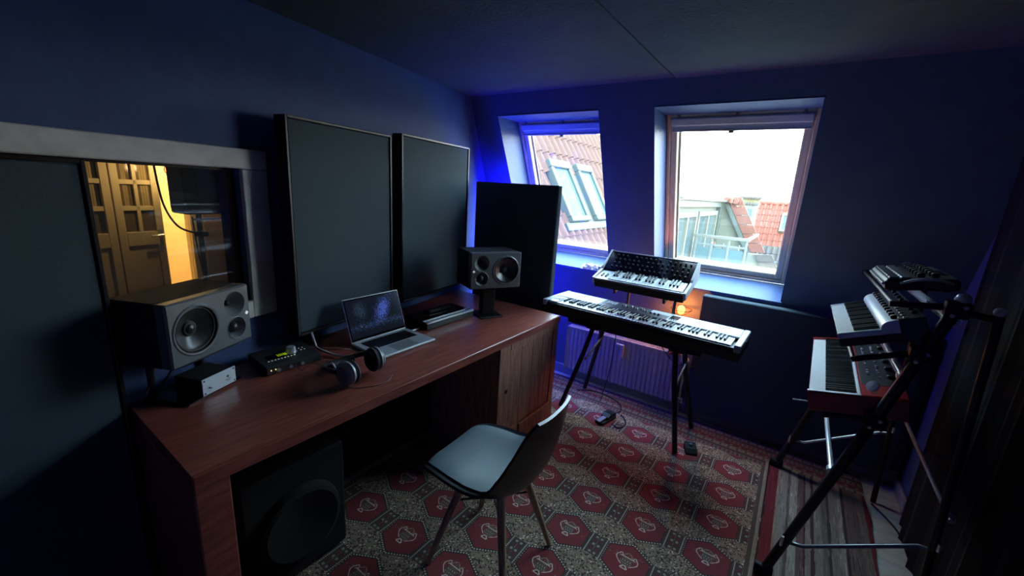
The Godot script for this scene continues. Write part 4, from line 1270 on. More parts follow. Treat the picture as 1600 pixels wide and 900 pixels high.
func shell_mesh(prof: Array, wid: Array, curl: Array, lift: float, rows: int, thick: float, k: float) -> ArrayMesh:
	# curved sheet: rows along the profile, columns across; closed with an edge
	var P := []
	for p in prof: P.append(Vector3(0, p.y, p.x))
	var S := []
	var nseg := 4
	for i in prof.size() - 1:
		for s in nseg:
			S.append(float(i) + float(s) / nseg)
	S.append(float(prof.size() - 1))
	var last: float = rows - 1
	var grid := []
	var cols := 16
	for si in S:
		var f: float = minf(si, last)
		if k < 1.0 and si > 5.0: break
		var i := mini(int(f), prof.size() - 2)
		var t := f - i
		var p0: Vector3 = P[maxi(i - 1, 0)]
		var p3: Vector3 = P[mini(i + 2, P.size() - 1)]
		var c: Vector3 = P[i].cubic_interpolate(P[i + 1], p0, p3, t)
		var d: Vector3 = (P[mini(i + 1, P.size() - 1)] - P[i]).normalized()
		var up := Vector3(1, 0, 0).cross(d).normalized()
		if up.dot(Vector3(0, 1, 1)) < 0: up = -up
		var w: float = lerpf(wid[i], wid[mini(i + 1, wid.size() - 1)], t) * k
		var cu: float = lerpf(curl[i], curl[mini(i + 1, curl.size() - 1)], t) * k
		var row := []
		for j in cols + 1:
			var u := (float(j) / cols) * 2.0 - 1.0
			var edge := 0.0
			if k < 1.0:
				edge = -0.012 * pow(absf(u), 6.0)
				if si < 0.6: edge -= 0.008
			row.append(c + Vector3(u * w, 0, 0) + up * (lift + thick + edge + cu * pow(absf(u), 2.4)))
		grid.append([row, up])
	var rn := grid.size()
	begin()
	var N := []
	for r in rn:
		var nr := []
		for j in cols + 1:
			var a: Vector3 = grid[mini(r + 1, rn - 1)][0][j] - grid[maxi(r - 1, 0)][0][j]
			var b: Vector3 = grid[r][0][mini(j + 1, cols)] - grid[r][0][maxi(j - 1, 0)]
			var nn := a.cross(b).normalized()
			if nn.dot(grid[r][1]) < 0: nn = -nn
			nr.append(nn)
		N.append(nr)
	var low := []
	for r in rn:
		var lr := []
		for j in cols + 1: lr.append(grid[r][0][j] - N[r][j] * thick)
		low.append(lr)
	for r in rn - 1:
		for j in cols:
			var a: Vector3 = grid[r][0][j]
			var b: Vector3 = grid[r][0][j + 1]
			var c: Vector3 = grid[r + 1][0][j + 1]
			var d: Vector3 = grid[r + 1][0][j]
			tri_s(a, b, c, N[r][j], N[r][j + 1], N[r + 1][j + 1])
			tri_s(a, c, d, N[r][j], N[r + 1][j + 1], N[r + 1][j])
			tri_s(low[r][j], low[r][j + 1], low[r + 1][j + 1], -N[r][j], -N[r][j + 1], -N[r + 1][j + 1])
			tri_s(low[r][j], low[r + 1][j + 1], low[r + 1][j], -N[r][j], -N[r + 1][j + 1], -N[r + 1][j])
	for r in rn - 1:
		for j in [0, cols]:
			quad(grid[r][0][j], grid[r + 1][0][j], low[r + 1][j], low[r][j], Vector3(-1 if j == 0 else 1, 0, 0))
	for j in cols:
		quad(grid[0][0][j], grid[0][0][j + 1], low[0][j + 1], low[0][j], Vector3(0, 0, 1))
		quad(grid[rn - 1][0][j], grid[rn - 1][0][j + 1], low[rn - 1][j + 1], low[rn - 1][j], Vector3(0, 1, 0))
	return commit()

# ---------------------------------------------------------------- radiator, lamps
func build_radiator_corner() -> void:
	var r := thing("radiator", "white ribbed panel radiator on the wall behind the stage piano", "radiator", Vector3(-1.02, 0.09, -3.08))
	var w := 0.93
	var ribs := []
	var poly := []
	var n := 26
	poly.append(Vector2(-w / 2, -0.028))
	for i in n:
		var a := -w / 2 + w * i / n
		var p := w / n
		poly.append(Vector2(a, 0.026))
		poly.append(Vector2(a + p * 0.55, 0.026))
		poly.append(Vector2(a + p * 0.68, 0.019))
		poly.append(Vector2(a + p * 0.88, 0.019))
	poly.append(Vector2(w / 2, 0.026))
	poly.append(Vector2(w / 2, -0.028))
	part(r, "body", prism(poly, Vector3(0, 0.012, 0), Vector3.RIGHT, Vector3(0, 0, 1), Vector3(0, 0.375, 0)), M.rad)
	part(r, "side_cover", cbox(Vector3(-w / 2 - 0.006, 0.0, -0.035), Vector3(-w / 2, 0.395, 0.034), 0.002), M.radside)
	part(r, "side_cover", cbox(Vector3(w / 2, 0.0, -0.035), Vector3(w / 2 + 0.006, 0.395, 0.034), 0.002), M.radside)
	for z in [-0.035, 0.026]:
		part(r, "grille_rail", cbox(Vector3(-w / 2, 0.388, z), Vector3(w / 2, 0.398, z + 0.008), 0.001), M.rad)
	for k in 62:
		var x := -w / 2 + 0.008 + k * 0.0149
		part(r, "grille_bar", rbox(Vector3(0.0065, 0.006, 0.053), 0.0008), M.rad, Vector3(x, 0.394, 0.0))
	part(r, "valve", tube([Vector3(w / 2 + 0.006, 0.36, 0), Vector3(w / 2 + 0.045, 0.36, 0.0)], 0.014, 10), M.white)
	part(r, "thermostat_head", lathe([Vector2(0, 0.05), Vector2(0.022, 0.05), Vector2(0.027, 0.042), Vector2(0.024, 0.008), Vector2(0.016, 0)], 20), M.white, Vector3(w / 2 + 0.045, 0.365, 0.01), Vector3(PI / 2, 0, 0.3))
	part(r, "pipe", tube([Vector3(w / 2 + 0.03, 0.35, -0.005), Vector3(w / 2 + 0.03, -0.088, -0.005)], 0.009, 10), M.white)
	part(r, "lower_valve", tube([Vector3(w / 2 + 0.006, 0.05, 0), Vector3(w / 2 + 0.05, 0.05, 0), Vector3(w / 2 + 0.055, 0.02, 0.0)], 0.011, 8), M.chrome)
	for q in [-0.3, 0.3]:
		part(r, "wall_bracket", cbox(Vector3(q - 0.015, 0.06, -0.07), Vector3(q + 0.015, 0.3, -0.028)), M.radside)
	var hk := thing("meter_clip", "small white bracket hooked on the radiator's front", "meter", Vector3(-1.0, 0.40, -3.053))
	part(hk, "top_arm", cbox(Vector3(-0.045, 0.03, 0), Vector3(0.02, 0.05, 0.02), 0.003), M.white)
	part(hk, "body", cbox(Vector3(-0.0, -0.06, 0), Vector3(0.02, 0.029, 0.018), 0.003), M.white)
	# warm amber lamp on top of the radiator
	var l := thing("amber_lamp", "small amber glass lamp glowing on the radiator behind the stage piano", "lamp", Vector3(-0.605, 0.488, -3.045))
	part(l, "base", cyl(0.045, 0.012, 24, 0.003), M.copper)
	part(l, "glass_body", lathe([Vector2(0.03, 0.012), Vector2(0.042, 0.05), Vector2(0.046, 0.12), Vector2(0.036, 0.19), Vector2(0.022, 0.24), Vector2(0.02, 0.27)], 28), M.amber)
	part(l, "socket", cyl(0.016, 0.04, 16, 0.002), M.copper, Vector3(0, 0.265, 0))
	part(l, "bulb", ball(0.026, 1.25), M.bulb, Vector3(0, 0.338, 0))
	part(l, "shade_ring", torus_mesh(0.07, 0.003, 36), M.copper, Vector3(0, 0.345, 0))
	for k in 3:
		var a := TAU * k / 3.0
		part(l, "ring_arm", tube([Vector3(cos(a) * 0.016, 0.3, sin(a) * 0.016), Vector3(cos(a) * 0.07, 0.345, sin(a) * 0.07)], 0.002, 6), M.copper)
	lamp_omni(l, Color(1.0, 0.52, 0.2), 0.16, Vector3(0, 0.338, 0), 0.02)
	# blue light tube behind the free-standing panel
	var t := thing("light_tube", "vertical blue light tube hidden behind the free-standing black panel", "lamp", Vector3(-2.06, 0.0, -2.745))
	part(t, "foot", cyl(0.06, 0.015, 24, 0.003), M.black)
	part(t, "tube", tube([Vector3(0, 0.12, 0), Vector3(0, 1.6, 0)], 0.016, 14), M.led_blue)
	part(t, "end_cap", cyl(0.018, 0.11, 16, 0.002), M.black, Vector3(0, 0.014, 0))
	part(t, "end_cap", cyl(0.018, 0.03, 16, 0.002), M.black, Vector3(0, 1.6, 0))
	for k in 4:
		lamp_omni(t, Color(0.06, 0.04, 1.0), 0.30, Vector3(0.028, 0.72 + k * 0.28, -0.028), 0.015)
	# violet light tube in the far corner behind the photographer
	var v := thing("light_tube", "violet light tube standing against the back wall behind the photographer", "lamp", Vector3(0.45, 0.0, 2.0))
	part(v, "foot", cyl(0.06, 0.015, 24, 0.003), M.black)
	part(v, "tube", tube([Vector3(0, 0.12, 0), Vector3(0, 1.25, 0)], 0.016, 14), M.led_violet)
	part(v, "end_cap", cyl(0.018, 0.11, 16, 0.002), M.black, Vector3(0, 0.014, 0))
	lamp_omni(v, Color(0.3, 0.16, 1.0), 0.08, Vector3(-0.04, 0.7, -0.04), 0.02)
	# folded leaflet on the left sill
	begin()
	var gh := []
	for j in 9:
		var row := []
		for k in 13:
			var e := minf(minf(j, 8 - j) / 2.0, minf(k, 12 - k) / 2.0)
			row.append(Vector3(-0.11 + k * 0.0183, 0.004 + minf(e, 1.0) * (0.012 + rng.randf() * 0.022), -0.05 + j * 0.0125))
		gh.append(row)
	for j in 8:
		for k in 12:
			var na: Vector3 = (gh[j + 1][k] - gh[j][k]).cross(gh[j][k + 1] - gh[j][k]).normalized()
			tri(gh[j][k], gh[j][k + 1], gh[j + 1][k + 1], na)
			tri(gh[j][k], gh[j + 1][k + 1], gh[j + 1][k], na)
	quad(gh[0][0], gh[0][12], gh[8][12], gh[8][0], Vector3.DOWN)
	solo("paper_wrapper", commit(), tmat(srgb(226, 222, 226), srgb(168, 118, 104), 0.5, Vector3(5, 5, 5), 91, 0.04, 0.5, 0.62), "crumpled pale paper wrapper lying on the left window sill", "wrapper", Vector3(-1.36, 0.995, -3.185), Vector3(0.3, 0.15, 0))

# ---------------------------------------------------------------- keyboards
func add_keys(parent: Node3D, n: int, start: int, kw: float, kd: float, o: Vector3, bd := 0.62, wm: Material = null) -> void:
	# o: front left corner of the key bed, keys run along +x and back along -z
	var black_after := [true, true, false, true, true, true, false]   # C D E F G A B
	for i in n:
		part(parent, "white_key", rbox(Vector3(kw - 0.0012, 0.016, kd), 0.0012), wm if wm else M.keyw, o + Vector3((i + 0.5) * kw, 0.008, -kd / 2))
		if i < n - 1 and black_after[(i + start) % 7]:
			part(parent, "black_key", rbox(Vector3(kw * 0.56, 0.014, kd * bd), 0.002), M.keyb, o + Vector3((i + 1) * kw, 0.021, -kd + kd * bd / 2))

func build_stage_piano() -> void:
	var yaw := -0.037
	var p := thing("stage_piano", "long silver and black stage piano with 88 keys below the windows", "keyboard", Vector3(-0.785, 0.752, -2.645), Vector3(0, yaw, 0))
	var L := 0.64
	part(p, "case", cbox(Vector3(-L, 0, -0.178), Vector3(L, 0.066, 0.165), 0.004), M.black)
	part(p, "front_lip", prism([Vector2(0.0, 0.165), Vector2(0.066, 0.165), Vector2(0.074, 0.158), Vector2(0.074, 0.175), Vector2(0.05, 0.186), Vector2(0.0, 0.18)], Vector3(-L, 0, 0), Vector3.UP, Vector3(0, 0, 1), Vector3(2 * L, 0, 0)), M.black)
	part(p, "top_panel", cbox(Vector3(-L + 0.03, 0.066, -0.178), Vector3(L - 0.035, 0.092, 0.004), 0.003), M.pianotop)
	part(p, "end_block", cbox(Vector3(-L, 0.05, -0.18), Vector3(-L + 0.03, 0.094, 0.186), 0.004), M.pianotop)
	part(p, "end_block", cbox(Vector3(L - 0.034, 0.05, -0.18), Vector3(L, 0.094, 0.186), 0.004), M.pianotop)
	var wb := part(p, "wheel_block", cbox(Vector3(-L + 0.03, 0.066, 0.006), Vector3(-L + 0.105, 0.088, 0.164), 0.003), M.pianotop)
	for k in 3:
		part(wb, "wheel", rbox(Vector3(0.012, 0.008, 0.06), 0.002), M.button, Vector3(-L + 0.047 + k * 0.021, 0.09, 0.075))
	add_keys(p, 52, 5, 0.02155, 0.150, Vector3(-L + 0.1065, 0.0665, 0.160))
	part(p, "felt_strip", cbox(Vector3(-L + 0.106, 0.0665, 0.005), Vector3(L - 0.036, 0.0815, 0.0085)), M.void)
	var cp := part(p, "control_panel", cbox(Vector3(-0.30, 0.0921, -0.17), Vector3(0.175, 0.0935, -0.002), 0.0005), M.panel)
	for r in 3:
		for c in 4:
			part(cp, "button", rbox(Vector3(0.014, 0.004, 0.012), 0.001), M.button, Vector3(-0.265 + c * 0.02, 0.0952, -0.125 + r * 0.022))
	for c in 9:
		var sl_ := part(cp, "slider_slot", rbox(Vector3(0.004, 0.001, 0.07), 0.0), M.void, Vector3(-0.15 + c * 0.022, 0.0936, -0.08))
		part(sl_, "slider_cap", rbox(Vector3(0.009, 0.012, 0.016), 0.002), M.button if c % 2 else M.rim, Vector3(0, 0.006, -0.02 + 0.012 * (c % 3)))
	for c in 3:
		part(cp, "knob", cyl(0.006, 0.012, 14, 0.001), M.black, Vector3(0.06 + c * 0.026, 0.0936, -0.06))
	part(cp, "pale_plate", cbox(Vector3(0.045, 0.0936, -0.165), Vector3(0.175, 0.0945, -0.09)), M.pianotop)
	part(cp, "display", cbox(Vector3(0.185, 0.0925, -0.135), Vector3(0.24, 0.0942, -0.05), 0.0004), mat(srgb(54, 62, 58), 0.15))
	for c in 4:
		part(cp, "button", rbox(Vector3(0.008, 0.003, 0.006), 0.001), M.black, Vector3(0.192 + c * 0.014, 0.0935, -0.03))
	part(p, "panel_seam", cbox(Vector3(0.26, 0.0921, -0.178), Vector3(0.263, 0.0924, 0.003)), M.metalgrey)
	# --- stand
	var s := thing("keyboard_stand", "black two-tier keyboard stand with splayed legs carrying the stage piano", "stand", Vector3(-0.785, 0.0145, -2.7), Vector3(0, yaw, 0))
	for z in [0.15, -0.08]:
		part(s, "rail", cbox(Vector3(-0.46, 0.684, z - 0.022), Vector3(0.44, 0.7365, z + 0.022), 0.004), M.black)
	for sx in [-1.0, 1.0]:
		var sp2: float = -0.085 if sx < 0 else 0.0
		part(s, "hinge_plate", cbox(Vector3(sx * 0.29 - 0.05, 0.655, -0.10), Vector3(sx * 0.29 + 0.05, 0.712, 0.12), 0.006), M.black)
		for q in [[0.11, 0.135], [-0.09, -0.26]]:
			part(s, "leg", tube([Vector3(sx * 0.28, 0.69, q[0]), Vector3(sx * 0.31 + sp2 * 0.35, 0.45, lerpf(q[0], q[1], 0.25)), Vector3(sx * 0.385 + sp2, 0.002, q[1])], 0.0165, 10), M.black)
		part(s, "brace", tube([Vector3(sx * 0.318, 0.42, 0.115), Vector3(sx * 0.31, 0.53, -0.12)], 0.008, 8), M.rim if sx > 0 else M.black)
		part(s, "brace", tube([Vector3(sx * 0.3, 0.66, -0.02), Vector3(sx * 0.318, 0.46, -0.13)], 0.006, 8), M.black)
		# second tier
		var px: float = 0.165 * sx - 0.0
		part(s, "tier_post", tube([Vector3(px, 0.70, -0.165), Vector3(px, 1.07, -0.165)], 0.011, 10), M.black)
		part(s, "tier_clamp", cbox(Vector3(px - 0.02, 0.69, -0.185), Vector3(px + 0.02, 0.74, -0.08), 0.004), M.black)
		part(s, "tier_arm", tube([Vector3(px, 0.955, 0.10), Vector3(px, 1.03, -0.19)], 0.011, 10), M.black)
		part(s, "arm_stop", tube([Vector3(px, 0.945, 0.10), Vector3(px, 0.985, 0.115)], 0.009, 8), M.rubber)
		part(s, "tier_knob", ball(0.016), M.black, Vector3(px + 0.02 * sx, 0.93, -0.155))
	# --- synthesizer on the second tier
	var y := thing("synthesizer", "compact sloped synthesizer with rows of knobs above the stage piano", "synthesizer", Vector3(-0.795, 0.992, -2.56), Vector3(0.255, 0.0, 0))
	var hw := 0.288
	part(y, "case", prism([Vector2(0, 0), Vector2(0, 0.05), Vector2(-0.15, 0.05), Vector2(-0.155, 0.07), Vector2(-0.32, 0.135), Vector2(-0.325, 0.0)], Vector3(-hw, 0, 0), Vector3(0, 0, 1), Vector3.UP, Vector3(2 * hw, 0, 0)), M.black)
	for sx in [-1.0, 1.0]:
		var x0: float = (-hw - 0.014) if sx < 0 else hw
		part(y, "cheek", prism([Vector2(0.004, 0.02), Vector2(0.004, 0.066), Vector2(-0.145, 0.072), Vector2(-0.16, 0.085), Vector2(-0.325, 0.148), Vector2(-0.335, 0.14), Vector2(-0.332, 0.02)], Vector3(x0, 0, 0), Vector3(0, 0, 1), Vector3.UP, Vector3(0.014, 0, 0)), M.cheek)
	part(y, "back_edge", tube([Vector3(-hw, 0.138, -0.324), Vector3(hw, 0.138, -0.324)], 0.006, 8), M.cheek)
	part(y, "front_plate", cbox(Vector3(-hw, 0.0505, -0.012), Vector3(hw, 0.062, -0.001), 0.001), M.pianotop)
	var lb := part(y, "wheel_panel", cbox(Vector3(-hw, 0.0505, -0.149), Vector3(-hw + 0.088, 0.06, -0.013), 0.002), M.pianotop)
	for k in 2:
		part(lb, "wheel", rbox(Vector3(0.012, 0.012, 0.05), 0.004), M.black, Vector3(-hw + 0.03 + k * 0.03, 0.062, -0.07))
	add_keys(y, 22, 0, 0.0215, 0.132, Vector3(-hw + 0.092, 0.0505, -0.014))
	# knob rows on the sloping panel
	var sl := atan2(0.065, 0.165)
	var pp := part(y, "knob_panel", cbox(Vector3(-hw + 0.002, -0.001, -0.176), Vector3(hw - 0.002, 0.002, 0.0), 0.0005), M.blackgloss, Vector3(0, 0.0705, -0.156), Vector3(sl, 0, 0))
	for r in 4:
		for c in 16:
			var kx := -hw + 0.05 + c * 0.0325 + 0.006 * (r % 2)
			if (c + r * 3) % 7 == 5: continue
			var kn := part(pp, "knob", cyl(0.007, 0.012, 12, 0.0015), M.blackmat, Vector3(kx, 0.002, -0.03 - r * 0.038))
			part(kn, "knob_cap", cyl(0.0032, 0.001, 8), M.rim, Vector3(0, 0.012, 0))

# ---------------------------------------------------------------- keyboard rack at the right
func build_rack() -> void:
	var r := thing("keyboard_rack", "black and chrome three-tier keyboard rack standing at the right wall", "stand", Vector3(0, 0, -2.375))
	var zn := 0.475     # near frame
	var zf := -0.475    # far frame
	for z in [zn, zf]:
		part(r, "front_leg", tube([Vector3(0.14, 0.034, z), Vector3(0.465, 1.335, z)], 0.019, 12), M.black)
		part(r, "rear_leg", tube([Vector3(0.61, 0.002, z), Vector3(0.555, 1.31, z)], 0.013, 12), M.black)
		part(r, "foot", tube([Vector3(0.10, 0.034, z), Vector3(0.17, 0.034, z)], 0.024, 12), M.rubber)
		part(r, "tie", tube([Vector3(0.195, 0.215, z), Vector3(0.245, 0.214, z - 0.012), Vector3(0.56, 0.42, z - 0.012), Vector3(0.60, 0.43, z)], 0.008, 8), M.chrome if z < 0 else M.rim)
		part(r, "top_link", tube([Vector3(0.455, 1.30, z), Vector3(0.555, 1.29, z)], 0.012, 10), M.black)
		part(r, "end_cap", ball(0.021), M.chrome, Vector3(0.466, 1.34, z))
		part(r, "end_cap", ball(0.017), M.chrome, Vector3(0.554, 1.315, z))
		part(r, "clamp_screw", tube([Vector3(0.172, 0.20, z + 0.02), Vector3(0.172, 0.245, z + 0.02)], 0.006, 8), M.chrome)
		part(r, "clamp_screw", tube([Vector3(0.60, 0.445, z + 0.018), Vector3(0.60, 0.475, z + 0.018)], 0.007, 8), M.chrome)
		# arms
		for q in [[0.345, 0.852, 0.20, 0.806], [0.41, 1.13, 0.24, 1.055], [0.46, 1.305, 0.30, 1.285]]:
			part(r, "arm", tube([Vector3(q[0], q[1], z - 0.03 * signf(z)), Vector3(q[2], q[3], z - 0.03 * signf(z))], 0.011, 8), M.black)
			part(r, "arm_clamp", cbox(Vector3(q[0] - 0.03, q[1] - 0.028, z - 0.022), Vector3(q[0] + 0.03, q[1] + 0.028, z + 0.022), 0.006), M.black)
			for e in 2:
				part(r, "bolt", cyl(0.0065, 0.010, 10, 0.002), M.chrome, Vector3(q[0] - 0.012 + e * 0.024, q[1] - 0.02 + e * 0.032, z + 0.02), Vector3(PI / 2, 0, 0))
	# cross tubes with end sleeves
	for q in [[0.272, 0.585, 0.011, 1], [0.612, 0.565, 0.009, 1], [0.395, 1.03, 0.016, 1], [0.462, 1.262, 0.017, 1]]:
		part(r, "cross_tube", tube([Vector3(q[0], q[1], zf), Vector3(q[0], q[1], zn)], q[2], 12), M.chrome)
		for z in [zn - 0.05, zf + 0.02]:
			part(r, "sleeve", tube([Vector3(q[0], q[1], z), Vector3(q[0], q[1], z + 0.03)], q[2] + 0.006, 14), M.silver)
	for q in [[0.205, 0.808], [0.245, 1.058], [0.31, 1.287]]:
		part(r, "carrier_tube", tube([Vector3(q[0], q[1], zf + 0.03), Vector3(q[0], q[1], zn - 0.03)], 0.008, 10), M.black)
	part(r, "wing_knob", lathe([Vector2(0, 0.008), Vector2(0.02, 0.006), Vector2(0.022, 0.0), Vector2(0, -0.004)], 18), M.white, Vector3(0.36, 1.20, zn - 0.06), Vector3(0.9, 0, 0.7))
	part(r, "wing_knob", lathe([Vector2(0, 0.008), Vector2(0.02, 0.006), Vector2(0.022, 0.0), Vector2(0, -0.004)], 18), M.white, Vector3(0.325, 0.96, zn - 0.06), Vector3(0.9, 0, 0.7))
	part(r, "front_stop", tube([Vector3(0.10, 0.80, 0.36), Vector3(0.17, 0.812, 0.36)], 0.005, 8), M.rim)
	# --- red keyboard; local x runs to the near end, z to the player
	var k := thing("red_keyboard", "deep red stage keyboard with white keys on the rack's lowest tier", "keyboard", Vector3(0.165, 0.812, -2.365), Vector3(0, -PI / 2, 0))
	k.rotation = Vector3(0, -PI / 2, 0)
	var hb := Basis(Vector3.UP, -PI / 2 - 0.03) * Basis(Vector3.RIGHT, 0.22)
	k.basis = hb
	var hl := 0.43
	part(k, "body", cbox(Vector3(-hl + 0.006, 0, -0.30), Vector3(hl - 0.006, 0.05, -0.001), 0.004), M.reddark)
	part(k, "end_cheek", cbox(Vector3(-hl - 0.008, -0.004, -0.30), Vector3(-hl + 0.006, 0.078, 0.0), 0.005), M.red)
	part(k, "end_cheek", cbox(Vector3(hl - 0.006, -0.004, -0.30), Vector3(hl + 0.008, 0.078, 0.0), 0.005), M.red)
	part(k, "panel", cbox(Vector3(-hl + 0.006, 0.05, -0.30), Vector3(hl - 0.006, 0.078, -0.165), 0.003), M.red)
	part(k, "panel_strip", cbox(Vector3(-hl + 0.006, 0.05, -0.1648), Vector3(hl - 0.006, 0.082, -0.155), 0.002), M.button)
	part(k, "end_trim", cbox(Vector3(hl - 0.01, 0.078, -0.165), Vector3(hl + 0.006, 0.081, 0.0), 0.001), M.button)
	add_keys(k, 36, 0, 0.0235, 0.148, Vector3(-hl + 0.008, 0.051, -0.004), 0.64)
	var kp := part(k, "control_panel", cbox(Vector3(-hl + 0.02, 0.0781, -0.292), Vector3(hl - 0.13, 0.079, -0.172), 0.0004), M.panel)
	for c in 20:
		for q in 2:
			if (c + q) % 5 == 4: continue
			part(kp, "button", cyl(0.005, 0.005, 10, 0.001), M.button if c % 3 else M.rim, Vector3(-hl + 0.05 + c * 0.031, 0.079, -0.2 - q * 0.034))
	for c in 6:
		part(kp, "knob", cyl(0.012, 0.016, 16, 0.003), M.black, Vector3(-hl + 0.09 + c * 0.11, 0.079, -0.268))
	part(k, "name_plate", cbox(Vector3(hl - 0.11, 0.0781, -0.215), Vector3(hl - 0.03, 0.0788, -0.195)), M.reddark)
	# --- grey synthesizer on the middle tier
	var g := thing("grey_synthesizer", "grey synthesizer with rounded front panel on the rack's middle tier", "synthesizer", Vector3(0.2, 1.09, -2.21))
	g.basis = Basis(Vector3.UP, -PI / 2) * Basis(Vector3.RIGHT, 0.38)
	hl = 0.275
	part(g, "body", cbox(Vector3(-hl, 0, -0.245), Vector3(hl, 0.036, -0.001), 0.004), M.black)
	part(g, "end_trim", cbox(Vector3(hl - 0.002, 0.034, -0.13), Vector3(hl + 0.010, 0.056, 0.0), 0.003), M.pianotop)
	part(g, "end_trim", cbox(Vector3(-hl - 0.010, 0.034, -0.13), Vector3(-hl + 0.002, 0.056, 0.0), 0.003), M.pianotop)
	add_keys(g, 24, 0, 0.0226, 0.122, Vector3(-hl + 0.004, 0.0365, -0.003), 0.60)
	var cur := [Vector2(-0.127, 0.036)]
	for q in 9:
		var a := q / 8.0 * PI * 0.5
		cur.append(Vector2(-0.157 + 0.03 * cos(a), 0.056 + 0.026 * sin(a)))
	cur.append(Vector2(-0.178, 0.083))
	cur.append(Vector2(-0.178, 0.036))
	part(g, "front_curve", prism(cur, Vector3(-hl - 0.01, 0, 0), Vector3(0, 0, 1), Vector3.UP, Vector3(2 * hl + 0.02, 0, 0)), M.pianotop)
	part(g, "panel", cbox(Vector3(-hl - 0.01, 0.0, -0.25), Vector3(hl + 0.01, 0.084, -0.1785), 0.004), M.panel)
	for c in 11:
		part(g, "knob", cyl(0.009, 0.014, 14, 0.002), M.black, Vector3(-hl + 0.04 + c * 0.049, 0.0825, -0.17))
	for c in 13:
		part(g, "button", rbox(Vector3(0.018, 0.004, 0.014), 0.001), M.rim, Vector3(-hl + 0.035 + c * 0.042, 0.085, -0.20))
	for c in 8:
		part(g, "knob", cyl(0.008, 0.012, 14, 0.002), M.black, Vector3(-hl + 0.06 + c * 0.062, 0.084, -0.23))
	# --- groove box on the top tier
	var x := thing("groove_box", "black groove box with silver pads on the rack's top tier", "drum machine", Vector3(0.283, 1.322, -2.15))
	x.basis = Basis(Vector3.UP, -PI / 2) * Basis(Vector3.RIGHT, 0.16)
	hl = 0.19
	part(x, "case", cbox(Vector3(-hl, 0.004, -0.19), Vector3(hl, 0.042, 0.0), 0.006), M.black)
	part(x, "front_rail", tube([Vector3(-hl + 0.01, 0.028, 0.004), Vector3(hl - 0.01, 0.028, 0.004)], 0.005, 8), M.rim)
	part(x, "face_plate", cbox(Vector3(-hl + 0.006, 0.0421, -0.184), Vector3(hl - 0.006, 0.045, -0.006), 0.001), M.panel)
	for c in 8:
		for q in 2:
			part(x, "pad", rbox(Vector3(0.036, 0.008, 0.028), 0.003), M.rim if q == 0 else M.metalgrey, Vector3(-hl + 0.035 + c * 0.0455, 0.048, -0.024 - q * 0.032))
	for c in 7:
		for q in 2:
			part(x, "knob", cyl(0.011, 0.018, 14, 0.003), M.blackmat, Vector3(-hl + 0.04 + c * 0.05, 0.045, -0.098 - q * 0.036))
	part(x, "display", cbox(Vector3(-0.05, 0.045, -0.178), Vector3(0.09, 0.0465, -0.158), 0.0004), M.blackgloss)
	part(x, "side_handle", tube(smooth_path([Vector3(hl, 0.03, -0.04), Vector3(hl + 0.02, 0.045, -0.08), Vector3(hl + 0.02, 0.045, -0.13), Vector3(hl, 0.03, -0.17)]), 0.005, 8), M.chrome)
	for q in [[-0.16, -0.03], [0.16, -0.03], [-0.16, -0.16], [0.16, -0.16]]:
		part(x, "foot", cyl(0.01, 0.006, 10), M.rubber, Vector3(q[0], -0.002, q[1]))

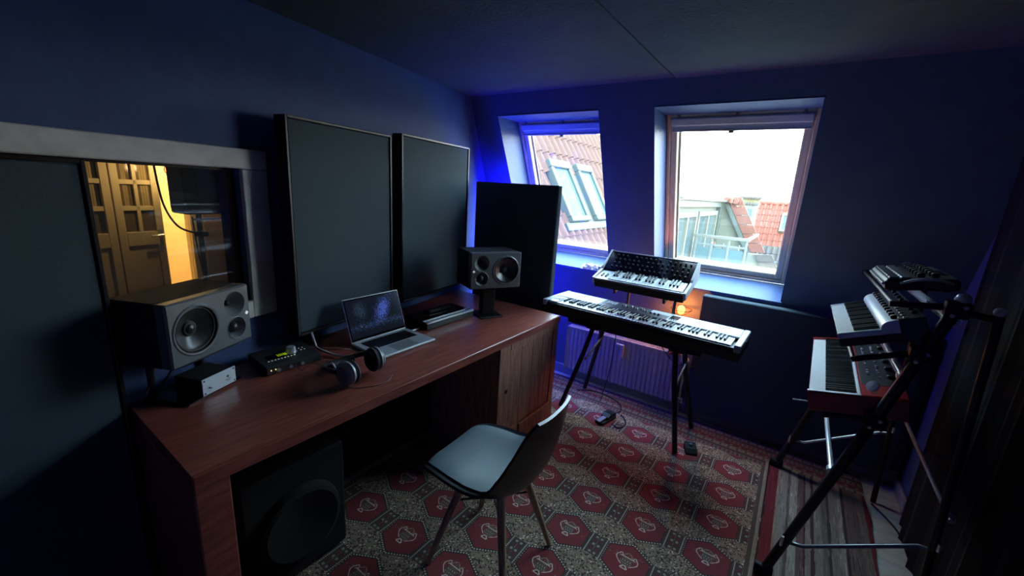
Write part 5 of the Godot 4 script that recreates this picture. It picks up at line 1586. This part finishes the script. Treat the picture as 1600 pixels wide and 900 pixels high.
# ---------------------------------------------------------------- pedals, floor cables
func build_small() -> void:
	var p := thing("sustain_pedal", "black sustain pedal with a steel tongue lying on the rug near the desk", "pedal", Vector3(-0.915, 0.009, -2.6), Vector3(0, -0.22, 0))
	part(p, "base", cbox(Vector3(-0.035, 0.0, -0.11), Vector3(0.035, 0.02, 0.06), 0.004), M.black)
	part(p, "housing", prism([Vector2(-0.11, 0.02), Vector2(-0.10, 0.05), Vector2(-0.04, 0.052), Vector2(-0.01, 0.04), Vector2(-0.01, 0.02)], Vector3(-0.03, 0, 0), Vector3(0, 0, 1), Vector3.UP, Vector3(0.06, 0, 0)), M.black)
	part(p, "tongue", cbox(Vector3(-0.017, 0.03, -0.02), Vector3(0.017, 0.036, 0.07), 0.003), M.chrome, Vector3.ZERO, Vector3(0.08, 0, 0))
	var q := thing("foot_switch", "small black foot switch on the rug under the stage piano's right leg", "pedal", Vector3(-0.33, 0.009, -2.64), Vector3(0, 0.4, 0))
	part(q, "base", prism([Vector2(-0.04, 0), Vector2(-0.04, 0.045), Vector2(0.02, 0.035), Vector2(0.045, 0.012), Vector2(0.045, 0)], Vector3(-0.035, 0, 0), Vector3(0, 0, 1), Vector3.UP, Vector3(0.07, 0, 0)), M.blackmat)
	part(q, "button", cyl(0.012, 0.012, 16, 0.002), M.rim, Vector3(0.0, 0.041, -0.005))
	part(q, "plug", cbox(Vector3(-0.028, 0.02, -0.06), Vector3(-0.008, 0.036, -0.0405), 0.002), M.black)
	solo("pedal_cable", tube(smooth_path([Vector3(-0.89, 0.03, -2.715), Vector3(-0.87, 0.016, -2.82), Vector3(-0.93, 0.014, -2.93), Vector3(-1.08, 0.014, -2.98), Vector3(-1.2, 0.014, -2.96), Vector3(-1.27, 0.014, -2.9)]), 0.004, 6), M.cable, "thin black cable running over the rug from the sustain pedal", "cable")
	solo("pedal_cable", tube(smooth_path([Vector3(-0.85, 0.016, -2.60), Vector3(-0.80, 0.014, -2.58), Vector3(-0.77, 0.014, -2.64), Vector3(-0.80, 0.014, -2.72), Vector3(-0.845, 0.016, -2.76)]), 0.004, 6), M.cable, "short black cable loop lying right of the sustain pedal", "cable")
	solo("hanging_cable", tube(smooth_path([Vector3(-0.99, 0.745, -2.84), Vector3(-0.995, 0.55, -2.86), Vector3(-1.01, 0.3, -2.87), Vector3(-1.04, 0.12, -2.88), Vector3(-1.05, 0.018, -2.86)]), 0.003, 6), M.cable, "thin black cable hanging down in front of the radiator's left half", "cable")
	solo("hanging_cable", tube(smooth_path([Vector3(-0.74, 0.745, -2.84), Vector3(-0.70, 0.62, -2.9), Vector3(-0.62, 0.50, -2.93), Vector3(-0.52, 0.44, -2.95), Vector3(-0.42, 0.49, -2.95), Vector3(-0.42, 0.62, -2.9), Vector3(-0.50, 0.745, -2.84)]), 0.003, 6), M.cable, "thin black cable sagging in front of the radiator's right half", "cable")
	solo("floor_cable", tube(smooth_path([Vector3(0.60, 0.004, -2.82), Vector3(0.655, 0.005, -2.72), Vector3(0.69, 0.005, -2.62), Vector3(0.70, 0.005, -2.45), Vector3(0.705, 0.005, -2.2), Vector3(0.70, 0.005, -1.9)]), 0.005, 6), M.cable, "black cable on the bare floor along the right wall", "cable")
	solo("floor_cable", tube(smooth_path([Vector3(0.70, 0.005, -2.62), Vector3(0.715, 0.06, -2.68), Vector3(0.722, 0.25, -2.74), Vector3(0.72, 0.42, -2.78)]), 0.005, 6), M.cable, "black cable rising up the right wall from the floor", "cable")
